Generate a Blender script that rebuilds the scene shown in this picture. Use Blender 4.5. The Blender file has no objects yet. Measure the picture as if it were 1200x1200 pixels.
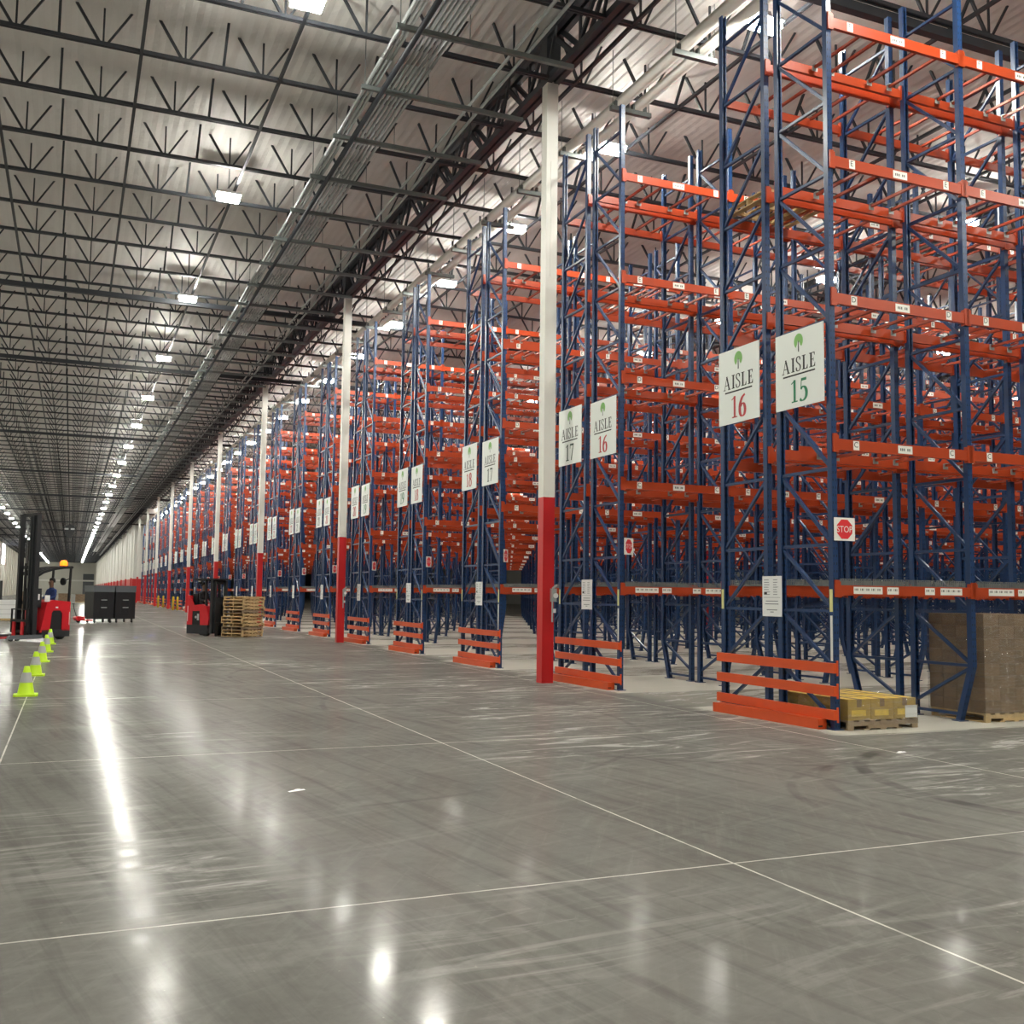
import bpy, math, random
from mathutils import Vector, Matrix
random.seed(7)
sc = bpy.context.scene
COL = sc.collection
PI = math.pi
R = math.radians

# ---------------------------------------------------------------- helpers
class MB:
    """collects polygons and links them as ONE mesh object"""
    def __init__(s):
        s.v = []; s.f = []; s.m = []
    def poly(s, pts, mi=0):
        b = len(s.v); s.v += [tuple(p) for p in pts]
        s.f.append(tuple(range(b, b + len(pts)))); s.m.append(mi)
    def box(s, x0, x1, y0, y1, z0, z1, mi=0):
        b = len(s.v)
        s.v += [(x0,y0,z0),(x1,y0,z0),(x1,y1,z0),(x0,y1,z0),(x0,y0,z1),(x1,y0,z1),(x1,y1,z1),(x0,y1,z1)]
        for q in ((0,3,2,1),(4,5,6,7),(0,1,5,4),(1,2,6,5),(2,3,7,6),(3,0,4,7)):
            s.f.append(tuple(b+i for i in q)); s.m.append(mi)
    def bar(s, p, q, w, h, mi=0, up=(0,0,1)):
        p = Vector(p); q = Vector(q); d = (q-p).normalized(); u = Vector(up)
        sd = d.cross(u)
        if sd.length < 1e-4: sd = d.cross(Vector((1,0,0)))
        sd.normalize(); u = sd.cross(d).normalized()
        a = sd*(w/2); c = u*(h/2); b = len(s.v)
        for e in (p, q):
            s.v += [tuple(e-a-c), tuple(e+a-c), tuple(e+a+c), tuple(e-a+c)]
        for t in ((0,1,2,3),(7,6,5,4),(0,4,5,1),(1,5,6,2),(2,6,7,3),(3,7,4,0)):
            s.f.append(tuple(b+i for i in t)); s.m.append(mi)
    def tube(s, p, q, r, n=10, mi=0, r2=None, caps=True):
        p = Vector(p); q = Vector(q); d = (q-p).normalized()
        a = d.orthogonal().normalized(); c = d.cross(a); b = len(s.v)
        r2 = r if r2 is None else r2
        for e, rr in ((p, r), (q, r2)):
            for i in range(n):
                t = 2*PI*i/n
                s.v.append(tuple(e + a*(rr*math.cos(t)) + c*(rr*math.sin(t))))
        for i in range(n):
            j = (i+1) % n
            s.f.append((b+i, b+j, b+n+j, b+n+i)); s.m.append(mi)
        if caps:
            s.f.append(tuple(b+i for i in reversed(range(n)))); s.m.append(mi)
            s.f.append(tuple(b+n+i for i in range(n))); s.m.append(mi)
    def path(s, pts, r, n=8, mi=0):
        for a, b in zip(pts[:-1], pts[1:]): s.tube(a, b, r, n, mi)
    def lathe(s, prof, n=24, c=(0,0,0), mi=0):
        """prof: list of (radius, z) or (radius, z, mat) - mat is that of the band starting there"""
        b = len(s.v)
        for t in prof:
            for i in range(n):
                a = 2*PI*i/n
                s.v.append((c[0]+t[0]*math.cos(a), c[1]+t[0]*math.sin(a), c[2]+t[1]))
        for k in range(len(prof)-1):
            mm = prof[k][2] if len(prof[k]) > 2 else mi
            for i in range(n):
                j = (i+1) % n
                s.f.append((b+k*n+i, b+k*n+j, b+(k+1)*n+j, b+(k+1)*n+i)); s.m.append(mm)
    def prism(s, pts, a0, a1, axis='y', mi=0):
        """extrude the 2-D outline pts; axis y: pts are (x,z); axis x: (y,z); axis z: (x,y)"""
        def P(p, a):
            return (p[0], a, p[1]) if axis == 'y' else (a, p[0], p[1]) if axis == 'x' else (p[0], p[1], a)
        n = len(pts); b = len(s.v)
        s.v += [P(p, a0) for p in pts] + [P(p, a1) for p in pts]
        s.f.append(tuple(range(b, b+n))); s.m.append(mi)
        s.f.append(tuple(b+n+i for i in reversed(range(n)))); s.m.append(mi)
        for i in range(n):
            j = (i+1) % n
            s.f.append((b+i, b+n+i, b+n+j, b+j)); s.m.append(mi)
    def flat(s, polys, o, U, V, mi=0):
        """2-D polygons placed on the plane o + u*U + v*V"""
        o = Vector(o); U = Vector(U); V = Vector(V)
        for pl in polys:
            s.poly([o + U*p[0] + V*p[1] for p in pl], mi)
    def merge(s, other, M=None, mi_off=0):
        b = len(s.v)
        s.v += [tuple(M @ Vector(v)) for v in other.v] if M else list(other.v)
        s.f += [tuple(b+i for i in f) for f in other.f]
        s.m += [m+mi_off for m in other.m]
    def mesh(s, name, mats, smooth=False, recalc=True):
        me = bpy.data.meshes.new(name)
        me.from_pydata(s.v, [], s.f)
        for m in mats: me.materials.append(m)
        me.polygons.foreach_set('material_index', s.m)
        if smooth: me.polygons.foreach_set('use_smooth', [True]*len(s.f))
        me.update()
        if recalc:
            import bmesh
            bm = bmesh.new(); bm.from_mesh(me)
            bmesh.ops.recalc_face_normals(bm, faces=bm.faces)
            bm.to_mesh(me); bm.free()
        return me
    def build(s, name, mats, parent=None, smooth=False, loc=None, rz=0, recalc=True):
        if not isinstance(mats, (list, tuple)): mats = [mats]
        return link(name, s.mesh(name, mats, smooth, recalc), parent, loc, rz)

def link(name, me, parent=None, loc=None, rz=0):
    o = bpy.data.objects.new(name, me); COL.objects.link(o)
    if parent: o.parent = parent
    if loc: o.location = loc
    if rz: o.rotation_euler.z = rz
    return o
def tag(o, label, cat, group=None, kind=None):
    if label: o['label'] = label
    if cat: o['category'] = cat
    if group: o['group'] = group
    if kind: o['kind'] = kind
    return o
def thing(name, label, cat, loc=(0,0,0), rz=0, group=None):
    o = bpy.data.objects.new(name, None); COL.objects.link(o)
    o.location = loc; o.rotation_euler.z = rz; o.empty_display_size = .1
    return tag(o, label, cat, group)
def struct(o):
    o['kind'] = 'structure'; return o
def copy_tree(o, parent=None):
    c = o.copy(); COL.objects.link(c)
    if parent: c.parent = parent
    for ch in [x for x in KIDS.get(o.name, [])]: copy_tree(ch, c)
    return c
KIDS = {}
def note_kids(root):
    for ch in root.children:
        KIDS.setdefault(root.name, []).append(ch); note_kids(ch)
def dup(root, loc, rz=None, label=None, group=None):
    if root.name not in KIDS: note_kids(root)
    c = copy_tree(root); c.location = loc
    if rz is not None: c.rotation_euler.z = rz
    if label: c['label'] = label
    if group: c['group'] = group
    return c
ORD = 'first second third fourth fifth sixth seventh eighth ninth tenth eleventh twelfth thirteenth fourteenth fifteenth sixteenth seventeenth eighteenth nineteenth twentieth'.split()
def near(i): return 'nearest' if i == 0 else ORD[i]+' nearest'
ORD += ['twenty-' + o for o in ORD[:9]] + ['thirtieth'] + ['thirty-' + o for o in ORD[:9]] + ['fortieth'] + ['forty-' + o for o in ORD[:9]] + ['fiftieth']

# ---------------------------------------------------------------- materials
def mat(name, col, rough=.5, metal=0, spec=.5, noise=.0, nscale=8, emit=None, estr=0, bump=0, bscale=30, coat=0):
    m = bpy.data.materials.new(name); m.use_nodes = True
    nt = m.node_tree; b = nt.nodes['Principled BSDF']
    b.inputs['Base Color'].default_value = (*col, 1); b.inputs['Roughness'].default_value = rough
    b.inputs['Metallic'].default_value = metal; b.inputs['Specular IOR Level'].default_value = spec
    b.inputs['Coat Weight'].default_value = coat
    if emit:
        b.inputs['Emission Color'].default_value = (*emit, 1); b.inputs['Emission Strength'].default_value = estr
    if noise or bump:
        tc = nt.nodes.new('ShaderNodeTexCoord')
        nz = nt.nodes.new('ShaderNodeTexNoise'); nz.inputs['Scale'].default_value = nscale; nz.inputs['Detail'].default_value = 4
        nt.links.new(tc.outputs['Object'], nz.inputs['Vector'])
        if noise:
            mx = nt.nodes.new('ShaderNodeMix'); mx.data_type = 'RGBA'
            mx.inputs['A'].default_value = (*[c*(1-noise) for c in col], 1)
            mx.inputs['B'].default_value = (*[min(1, c*(1+noise)) for c in col], 1)
            nt.links.new(nz.outputs['Fac'], mx.inputs['Factor']); nt.links.new(mx.outputs['Result'], b.inputs['Base Color'])
        if bump:
            n2 = nt.nodes.new('ShaderNodeTexNoise'); n2.inputs['Scale'].default_value = bscale; n2.inputs['Detail'].default_value = 3
            nt.links.new(tc.outputs['Object'], n2.inputs['Vector'])
            bp = nt.nodes.new('ShaderNodeBump'); bp.inputs['Strength'].default_value = bump; bp.inputs['Distance'].default_value = .05
            nt.links.new(n2.outputs['Fac'], bp.inputs['Height']); nt.links.new(bp.outputs['Normal'], b.inputs['Normal'])
    return m

M = {}
M['blue']   = mat('rack_blue_paint', (.010,.040,.125), .30, noise=.25, nscale=3)
M['orange'] = mat('rack_orange_paint', (.40,.046,.009), .33, noise=.15, nscale=2)
M['guard']  = mat('guard_orange_paint', (.68,.085,.016), .4, noise=.12, nscale=3)
M['label']  = mat('white_label', (.82,.81,.76), .45)
M['ink']    = mat('black_ink', (.012,.012,.014), .5)
M['greyink']= mat('grey_ink', (.25,.26,.28), .5)
M['red_ink']= mat('red_ink', (.55,.05,.06), .5)
M['green_ink'] = mat('green_ink', (.015,.22,.10), .5)
M['dgreen_ink'] = mat('dark_green_ink', (.012,.05,.035), .5)
M['leaf']   = mat('leaf_green_ink', (.22,.50,.13), .5)
M['galv']   = mat('galvanised_steel', (.42,.45,.45), .35, metal=.25, noise=.2, nscale=6)
M['galv_dull'] = mat('dull_galvanised_steel', (.17,.19,.19), .45, metal=.2, noise=.2, nscale=6)
M['joist']  = mat('charcoal_steel_paint', (.030,.034,.042), .45, noise=.2, nscale=4)
M['white']  = mat('white_column_paint', (.80,.79,.74), .45, noise=.06, nscale=2)
M['red']    = mat('red_column_paint', (.60,.016,.02), .38, noise=.1, nscale=2)
M['pipe']   = mat('white_pipe_paint', (.80,.78,.73), .5, noise=.05)
M['housing']= mat('lamp_housing_white', (.8,.8,.8), .4)
M['lens']   = mat('lamp_lens_lit', (1,1,1), .4, emit=(1.0,.985,.88), estr=470)
M['side_fill'] = mat('lamp_side_ceiling_fill', (1,1,1), .4, emit=(1.0,.985,.89), estr=205)
M['wood']   = mat('pallet_wood', (.56,.40,.20), .7, noise=.35, nscale=7)
M['wood_old'] = mat('weathered_pallet_wood', (.30,.22,.14), .75, noise=.35, nscale=7)
M['carton'] = mat('brown_cardboard', (.20,.132,.078), .6, noise=.15, nscale=5)
M['carton2']= mat('tan_cardboard', (.235,.158,.095), .6, noise=.15, nscale=5)
M['tape']   = mat('carton_tape', (.26,.185,.115), .3)
M['ycarton']= mat('yellow_printed_cardboard', (.74,.52,.08), .5, noise=.3, nscale=9)
M['ybrown'] = mat('brown_printed_cardboard', (.42,.28,.065), .5, noise=.35, nscale=9)
M['black']  = mat('black_plastic', (.012,.013,.016), .45)
M['charcoal'] = mat('charcoal_steel', (.022,.024,.028), .4, noise=.2)
M['rubber'] = mat('tyre_rubber', (.025,.024,.024), .8)
M['truck_red'] = mat('truck_red_paint', (.62,.018,.028), .3, noise=.08)
M['grey_lid'] = mat('grey_plastic_lid', (.11,.125,.14), .5)
M['lime']   = mat('cone_lime_plastic', (.62,.92,.02), .45, emit=None)
M['collar'] = mat('cone_grey_collar', (.48,.50,.50), .35)
M['yellow'] = mat('bollard_yellow', (.85,.58,.03), .4)
M['amber']  = mat('beacon_amber_lit', (.9,.35,.02), .3, emit=(1.0,.13,.004), estr=2.4)
M['skin']   = mat('skin', (.20,.11,.07), .5)
M['hair']   = mat('dark_hair', (.012,.010,.010), .6)
M['bshirt'] = mat('navy_shirt_cloth', (.02,.045,.17), .8)
M['kshirt'] = mat('black_jacket_cloth', (.015,.015,.018), .8)
M['pants']  = mat('dark_trouser_cloth', (.02,.022,.03), .8)
M['eye']    = mat('eye_white', (.7,.7,.68), .3)
M['lips']   = mat('lips', (.22,.08,.07), .5)
M['stain']  = mat('paper_white', (.85,.86,.86), .5)
M['sign']   = mat('sign_white_board', (.86,.90,.87), .35)
M['stop']   = mat('stop_red', (.75,.03,.04), .4)
M['sticker']= mat('yellow_sticker', (.75,.72,.30), .4)
M['wall']   = mat('painted_concrete_panel', (.62,.61,.55), .7, noise=.06, nscale=.4)
M['wall_w'] = mat('white_wall_panel', (.80,.79,.75), .6, noise=.04, nscale=.4)
M['door']   = mat('dark_grey_door', (.10,.11,.12), .5)
M['window'] = mat('daylit_window', (.9,.92,.95), .3, emit=(.92,.96,1.0), estr=6)
M['amberspot'] = M['amber']

def wrap_material():
    m = bpy.data.materials.new('clear_stretch_wrap'); m.use_nodes = True; nt = m.node_tree; L = nt.links
    nt.nodes.remove(nt.nodes['Principled BSDF'])
    tr = nt.nodes.new('ShaderNodeBsdfTransparent'); gl = nt.nodes.new('ShaderNodeBsdfGlossy'); ms = nt.nodes.new('ShaderNodeMixShader')
    gl.inputs['Roughness'].default_value = .14; tr.inputs['Color'].default_value = (.93,.93,.92,1)
    tc = nt.nodes.new('ShaderNodeTexCoord'); mp = nt.nodes.new('ShaderNodeMapping'); mp.inputs['Scale'].default_value = (1.6,1.6,9)
    nz = nt.nodes.new('ShaderNodeTexNoise'); nz.inputs['Scale'].default_value = 2.2; nz.inputs['Detail'].default_value = 5; nz.inputs['Distortion'].default_value = 1.0
    L.new(tc.outputs['Object'], mp.inputs['Vector']); L.new(mp.outputs['Vector'], nz.inputs['Vector'])
    rp = nt.nodes.new('ShaderNodeMapRange'); rp.inputs['From Min'].default_value = .45; rp.inputs['From Max'].default_value = .75
    rp.inputs['To Min'].default_value = .07; rp.inputs['To Max'].default_value = .40
    L.new(nz.outputs['Fac'], rp.inputs['Value']); L.new(rp.outputs['Result'], ms.inputs[0])
    bp = nt.nodes.new('ShaderNodeBump'); bp.inputs['Strength'].default_value = 1.0; bp.inputs['Distance'].default_value = .10
    L.new(nz.outputs['Fac'], bp.inputs['Height']); L.new(bp.outputs['Normal'], gl.inputs['Normal'])
    L.new(tr.outputs[0], ms.inputs[1]); L.new(gl.outputs[0], ms.inputs[2]); L.new(ms.outputs[0], nt.nodes['Material Output'].inputs['Surface'])
    return m
M['wrap'] = wrap_material()

def post_material():
    """blue upright with a column of small punched holes"""
    m = mat('rack_blue_punched_upright', (.010,.040,.125), .30, noise=.0)
    nt = m.node_tree; b = nt.nodes['Principled BSDF']
    tc = nt.nodes.new('ShaderNodeTexCoord'); sx = nt.nodes.new('ShaderNodeSeparateXYZ'); nt.links.new(tc.outputs['Object'], sx.inputs[0])
    def math_(op, a, bb=None):
        n = nt.nodes.new('ShaderNodeMath'); n.operation = op
        for i, x in enumerate((a, bb)):
            if x is None: continue
            if isinstance(x, (int, float)): n.inputs[i].default_value = x
            else: nt.links.new(x, n.inputs[i])
        return n.outputs[0]
    zz = math_('LESS_THAN', math_('ABSOLUTE', math_('SUBTRACT', math_('FRACT', math_('MULTIPLY', sx.outputs[2], 1/.102)), .5)), .16)
    xx = math_('LESS_THAN', math_('ABSOLUTE', math_('SUBTRACT', math_('ABSOLUTE', sx.outputs[0]), .022)), .008)
    hole = math_('MULTIPLY', zz, xx)
    mx = nt.nodes.new('ShaderNodeMix'); mx.data_type = 'RGBA'
    mx.inputs['A'].default_value = (.010,.040,.125,1); mx.inputs['B'].default_value = (.004,.010,.03,1)
    nt.links.new(hole, mx.inputs['Factor']); nt.links.new(mx.outputs['Result'], b.inputs['Base Color'])
    return m
M['post'] = post_material()

def floor_material():
    m = bpy.data.materials.new('polished_concrete'); m.use_nodes = True; nt = m.node_tree; L = nt.links
    b = nt.nodes['Principled BSDF']
    tc = nt.nodes.new('ShaderNodeTexCoord'); sx = nt.nodes.new('ShaderNodeSeparateXYZ'); L.new(tc.outputs['Object'], sx.inputs[0])
    X, Y = sx.outputs[0], sx.outputs[1]
    def mth(op, *a):
        n = nt.nodes.new('ShaderNodeMath'); n.operation = op
        for i, x in enumerate(a):
            if isinstance(x, (int, float)): n.inputs[i].default_value = x
            else: L.new(x, n.inputs[i])
        return n.outputs[0]
    def noise(scale, vec=None, detail=4, rough=.55, dist=0):
        n = nt.nodes.new('ShaderNodeTexNoise'); n.inputs['Scale'].default_value = scale; n.inputs['Detail'].default_value = detail
        n.inputs['Roughness'].default_value = rough; n.inputs['Distortion'].default_value = dist
        L.new(vec if vec else tc.outputs['Object'], n.inputs['Vector']); return n.outputs['Fac']
    def mapping(rot, scale):
        q = nt.nodes.new('ShaderNodeMapping'); q.inputs['Rotation'].default_value = (0,0,-rot); L.new(tc.outputs['Object'], q.inputs['Vector'])
        n = nt.nodes.new('ShaderNodeMapping'); n.inputs['Scale'].default_value = scale
        L.new(q.outputs['Vector'], n.inputs['Vector']); return n.outputs['Vector']
    def rng(v, a, bb, c=0, d=1):
        n = nt.nodes.new('ShaderNodeMapRange'); n.clamp = True
        n.inputs['From Min'].default_value = a; n.inputs['From Max'].default_value = bb; n.inputs['To Min'].default_value = c; n.inputs['To Max'].default_value = d
        L.new(v, n.inputs['Value']); return n.outputs['Result']
    def mix(f, a, bb):
        n = nt.nodes.new('ShaderNodeMix'); n.data_type = 'RGBA'
        if isinstance(f, float): n.inputs['Factor'].default_value = f
        else: L.new(f, n.inputs['Factor'])
        for k, x in (('A', a), ('B', bb)):
            if isinstance(x, tuple): n.inputs[k].default_value = (*x, 1)
            else: L.new(x, n.inputs[k])
        return n.outputs['Result']
    mott = noise(.55, detail=6)
    fine = noise(9, detail=5, rough=.7)
    base = mix(rng(mott, .3, .7), (.142,.138,.127), (.195,.190,.175))
    st3 = noise(1.0, mapping(R(58), (.7, 11, 1)), detail=5, rough=.65, dist=.4)
    base = mix(rng(st3, .54, .74, 0, .38), base, (.25,.248,.227))
    base = mix(rng(fine, .35, .75, 0, .35), base, (.255,.25,.235))
    # trowel and tyre streaks in two directions
    st1 = noise(1.0, mapping(R(100), (.4, 6, 1)), detail=5, rough=.65, dist=.6)
    st2 = noise(1.0, mapping(R(20), (.5, 4.5, 1)), detail=6, rough=.65, dist=.9)
    base = mix(rng(st1, .48, .70, 0, .6), base, (.105,.102,.095))
    base = mix(rng(st2, .54, .75, 0, .38), base, (.27,.268,.245))
    # pale dusty scuffs
    du = mth('MULTIPLY', rng(mth('ADD', noise(.22, detail=3), rng(X, 2.5, 8.0, 0, .07)), .49, .62), rng(noise(1.0, mapping(R(5), (.6, 3.2, 1)), detail=6, rough=.65, dist=1.6), .5, .68))
    base = mix(mth('MULTIPLY', du, .62), base, (.47,.46,.43))
    # pale unpolished strips under the rack rows
    fy = mth('MULTIPLY', mth('FRACT', mth('DIVIDE', mth('SUBTRACT', Y, 10.86-.45), 5.79)), 5.79)
    wob = mth('MULTIPLY', mth('SUBTRACT', noise(1.2, detail=4), .5), .5)
    st = mth('MULTIPLY', rng(mth('ADD', fy, wob), 3.55, 3.35), mth('GREATER_THAN', Y, 10.3))
    st = mth('MULTIPLY', st, rng(mth('ADD', X, wob), 8.85, 9.2))
    gen = mth('MULTIPLY', rng(mth('ADD', X, wob), 8.9, 9.5), .45)
    st = mth('MAXIMUM', st, mth('MULTIPLY', gen, mth('GREATER_THAN', Y, 10.3)))
    base = mix(mth('MULTIPLY', st, .85), base, (.50,.485,.42))
    # curved tyre marks
    def arc(cx, cy, r, w, amt, base, x0=None):
        d = mth('SQRT', mth('ADD', mth('POWER', mth('SUBTRACT', X, cx), 2.0), mth('POWER', mth('SUBTRACT', Y, cy), 2.0)))
        k = rng(mth('ABSOLUTE', mth('SUBTRACT', d, r)), w*.5, w, 1, 0)
        if x0 is not None: k = mth('MULTIPLY', k, mth('LESS_THAN', X, x0))
        k = mth('MULTIPLY', k, rng(noise(1.3, detail=3), .38, .6))
        return mix(mth('MULTIPLY', k, amt), base, (.075,.073,.07))
    base = arc(9.6, 6.9, 2.55, .10, .75, base, 9.2)
    base = arc(8.75, 6.55, 2.5, .07, .45, base, 8.4)
    base = arc(8.0, 6.4, 2.3, .06, .4, base, 7.6)
    base = arc(1.5, 14.0, 5.8, .05, .3, base)
    base = arc(8.0, 21.0, 5.0, .06, .35, base, 7.5)
    base = arc(2.0, 26.0, 5.5, .06, .3, base)
    base = arc(10.0, 14.5, 6.5, .06, .3, base, 8.6)
    # sawn joints with pale filler
    def line(c, c0, p, w):
        f = mth('FRACT', mth('ADD', mth('MULTIPLY', mth('SUBTRACT', c, c0), 1.0/p), .5))
        return mth('LESS_THAN', mth('ABSOLUTE', mth('MULTIPLY', mth('SUBTRACT', f, .5), p)), w)
    jl = mth('MAXIMUM', line(X, 4.035, 4.61, .0085), line(Y, 5.69, 5.70, .0085))
    jl = mth('MULTIPLY', jl, rng(noise(3.0, detail=3), .3, .5, .35, .95))
    base = mix(jl, base, (.62,.60,.54))
    # small chips
    ch = rng(noise(22, detail=2), .74, .78)
    base = mix(mth('MULTIPLY', ch, .45), base, (.40,.38,.34))
    ro = rng(noise(.8, mapping(R(20), (.6, 2.5, 1)), detail=5, rough=.6), .3, .7, .09, .20)
    ro = mth('ADD', ro, mth('MULTIPLY', du, .25)); ro = mth('ADD', ro, mth('MULTIPLY', st, .25))
    ro = mth('ADD', ro, rng(st2, .56, .75, 0, .08))
    bp = nt.nodes.new('ShaderNodeBump'); bp.inputs['Strength'].default_value = .05; bp.inputs['Distance'].default_value = .02
    L.new(noise(2.2, detail=4), bp.inputs['Height'])
    df = nt.nodes.new('ShaderNodeBsdfDiffuse'); gl = nt.nodes.new('ShaderNodeBsdfGlossy'); fr = nt.nodes.new('ShaderNodeFresnel'); ms = nt.nodes.new('ShaderNodeMixShader')
    fr.inputs['IOR'].default_value = 1.38
    L.new(base, df.inputs['Color']); L.new(ro, gl.inputs['Roughness']); L.new(bp.outputs['Normal'], gl.inputs['Normal'])
    L.new(mth('MULTIPLY', fr.outputs[0], mth('SUBTRACT', .37, mth('MULTIPLY', du, .25))), ms.inputs[0])
    L.new(df.outputs[0], ms.inputs[1]); L.new(gl.outputs[0], ms.inputs[2])
    L.new(ms.outputs[0], nt.nodes['Material Output'].inputs['Surface'])
    nt.nodes.remove(b)
    return m
M['floor'] = floor_material()

def ceiling_material():
    m = bpy.data.materials.new('white_faced_roof_insulation'); m.use_nodes = True; nt = m.node_tree; L = nt.links
    b = nt.nodes['Principled BSDF']; b.inputs['Roughness'].default_value = .55
    tc = nt.nodes.new('ShaderNodeTexCoord'); mp = nt.nodes.new('ShaderNodeMapping'); mp.inputs['Scale'].default_value = (3, .5, 1)
    L.new(tc.outputs['Object'], mp.inputs['Vector'])
    nz = nt.nodes.new('ShaderNodeTexNoise'); nz.inputs['Scale'].default_value = 1.1; nz.inputs['Detail'].default_value = 4
    L.new(mp.outputs['Vector'], nz.inputs['Vector'])
    mx = nt.nodes.new('ShaderNodeMix'); mx.data_type = 'RGBA'
    mx.inputs['A'].default_value = (.74,.715,.685,1); mx.inputs['B'].default_value = (.86,.835,.805,1)
    L.new(nz.outputs['Fac'], mx.inputs['Factor']); L.new(mx.outputs['Result'], b.inputs['Base Color'])
    n2 = nt.nodes.new('ShaderNodeTexNoise'); n2.inputs['Scale'].default_value = 2.4; n2.inputs['Detail'].default_value = 3
    L.new(tc.outputs['Object'], n2.inputs['Vector'])
    bp = nt.nodes.new('ShaderNodeBump'); bp.inputs['Strength'].default_value = .5; bp.inputs['Distance'].default_value = .08
    L.new(n2.outputs['Fac'], bp.inputs['Height']); L.new(bp.outputs['Normal'], b.inputs['Normal'])
    return m
M['ceiling'] = ceiling_material()

# ---------------------------------------------------------------- lettering
def catmull(pts, n=6, closed=False):
    P = [Vector(p) for p in pts]; out = []
    N = len(P)
    for i in range(N if closed else N-1):
        p1 = P[i]; p2 = P[(i+1) % N]
        p0 = P[i-1] if (i > 0 or closed) else p1*2-p2
        p3 = P[(i+2) % N] if (i+2 < N or closed) else p2*2-p1
        for k in range(n):
            t = k/n
            out.append(.5*((2*p1)+(p2-p0)*t+(2*p0-5*p1+4*p2-p3)*t*t+(3*p1-p0-3*p2+p3)*t**3))
    out.append(P[0].copy() if closed else P[-1].copy())
    return out
THIN, THICK = .055, .19
def nib(pts, thin=THIN, thick=THICK):
    """broad-nib stroke: verticals thick, horizontals thin"""
    qs = []; L = []; Rr = []
    for i, p in enumerate(pts):
        d = (pts[min(i+1, len(pts)-1)]-pts[max(i-1, 0)])
        if d.length < 1e-6: d = Vector((1,0))
        d.normalize(); w = (thin+(thick-thin)*abs(d.y)**1.3)/2
        nrm = Vector((-d.y, d.x)); L.append(p+nrm*w); Rr.append(p-nrm*w)
    for i in range(len(pts)-1): qs.append([L[i], L[i+1], Rr[i+1], Rr[i]])
    return qs
def seg(a, b, w): return nib([Vector(a), Vector(b)], w, w)
def rect(x0, x1, y0, y1): return [[Vector((x0,y0)), Vector((x1,y0)), Vector((x1,y1)), Vector((x0,y1))]]
def serif_I(x, w=THICK, s=.11):
    return rect(x-w/2, x+w/2, 0, 1)+rect(x-w/2-s, x+w/2+s, 0, THIN)+rect(x-w/2-s, x+w/2+s, 1-THIN, 1)
G = {}
G['A'] = (seg((.10,0),(.42,1),.06)+seg((.40,1),(.74,0),.16)+rect(.2,.6,.32,.32+THIN)+rect(-.03,.24,0,THIN)+rect(.56,.92,0,THIN), .95)
G['I'] = (serif_I(.22), .44)
G['S'] = (nib(catmull([(.50,.78),(.46,.93),(.30,1),(.13,.93),(.09,.76),(.2,.6),(.38,.47),(.51,.32),(.49,.12),(.32,.0),(.12,.05),(.06,.25)], 5), .05, .13)+rect(.49,.53,.72,.98)+rect(.04,.08,.02,.3), .60)
G['L'] = (serif_I(.22)+rect(.22,.66,0,THIN)+[[Vector((.66,.28)),Vector((.62,.28)),Vector((.50,0)),Vector((.66,0))]], .72)
G['E'] = (serif_I(.22)+rect(.22,.64,0,THIN)+rect(.22,.62,1-THIN,1)+rect(.22,.5,.49,.49+THIN)+rect(.47,.51,.38,.64)+[[Vector((.67,.28)),Vector((.64,.28)),Vector((.5,0)),Vector((.66,0))], [Vector((.63,.76)),Vector((.60,.76)),Vector((.5,1)),Vector((.63,1))]], .74)
G['0'] = (nib(catmull([(.28,1),(.1,.8),(.06,.5),(.1,.2),(.28,0),(.46,.2),(.5,.5),(.46,.8)], 5, True)), .58)
G['1'] = (rect(.21,.36,0,1)+rect(.08,.49,0,THIN)+seg((.06,.84),(.32,.985),.05), .56)
G['2'] = (nib(catmull([(.06,.74),(.14,.93),(.29,1),(.45,.9),(.48,.72),(.38,.5),(.2,.24),(.06,.06)], 5))+rect(.04,.52,0,.11)+rect(.49,.54,0,.24), .58)
G['3'] = (nib(catmull([(.08,.8),(.18,.95),(.33,.98),(.45,.86),(.43,.68),(.3,.56),(.2,.53)], 5))+nib(catmull([(.2,.54),(.38,.5),(.5,.34),(.48,.14),(.34,.02),(.18,.01),(.05,.1)], 5)), .56)
G['4'] = (seg((.38,1),(.03,.3),.05)+rect(.02,.55,.25,.34)+rect(.33,.46,0,1), .58)
G['5'] = (rect(.15,.5,.88,1)+seg((.165,.98),(.12,.52),.05)+nib(catmull([(.11,.53),(.26,.61),(.42,.54),(.5,.35),(.46,.14),(.32,.02),(.17,.01),(.05,.09)], 5)), .57)
G['6'] = (nib(catmull([(.48,.97),(.27,.84),(.12,.58),(.08,.3),(.14,.08),(.28,.0),(.43,.07),(.49,.28),(.43,.5),(.29,.57),(.14,.46)], 5)), .57)
G['7'] = (rect(.05,.53,.89,1)+seg((.49,.95),(.22,0),.1)+rect(.03,.08,.72,1), .57)
G['8'] = (nib(catmull([(.28,.55),(.13,.68),(.14,.9),(.28,1),(.42,.9),(.43,.68)], 5, True))+nib(catmull([(.28,.55),(.1,.42),(.08,.15),(.28,0),(.48,.15),(.46,.42)], 5, True)), .57)
G['9'] = ([[Vector((.57-p[0], 1-p[1])) for p in q] for q in G['6'][0]], .57)
def word(txt, h, cx, y, sx=1.0, sp=.06):
    """2-D polygons of a serif word centred on cx, baseline y, height h"""
    w = sum(G[c][1] for c in txt)+sp*(len(txt)-1); x = cx-w*h*sx/2; out = []
    for c in txt:
        for q in G[c][0]: out.append([Vector((x+p[0]*h*sx, y+p[1]*h)) for p in q])
        x += (G[c][1]+sp)*h*sx
    return out
_SANS = {}
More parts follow.
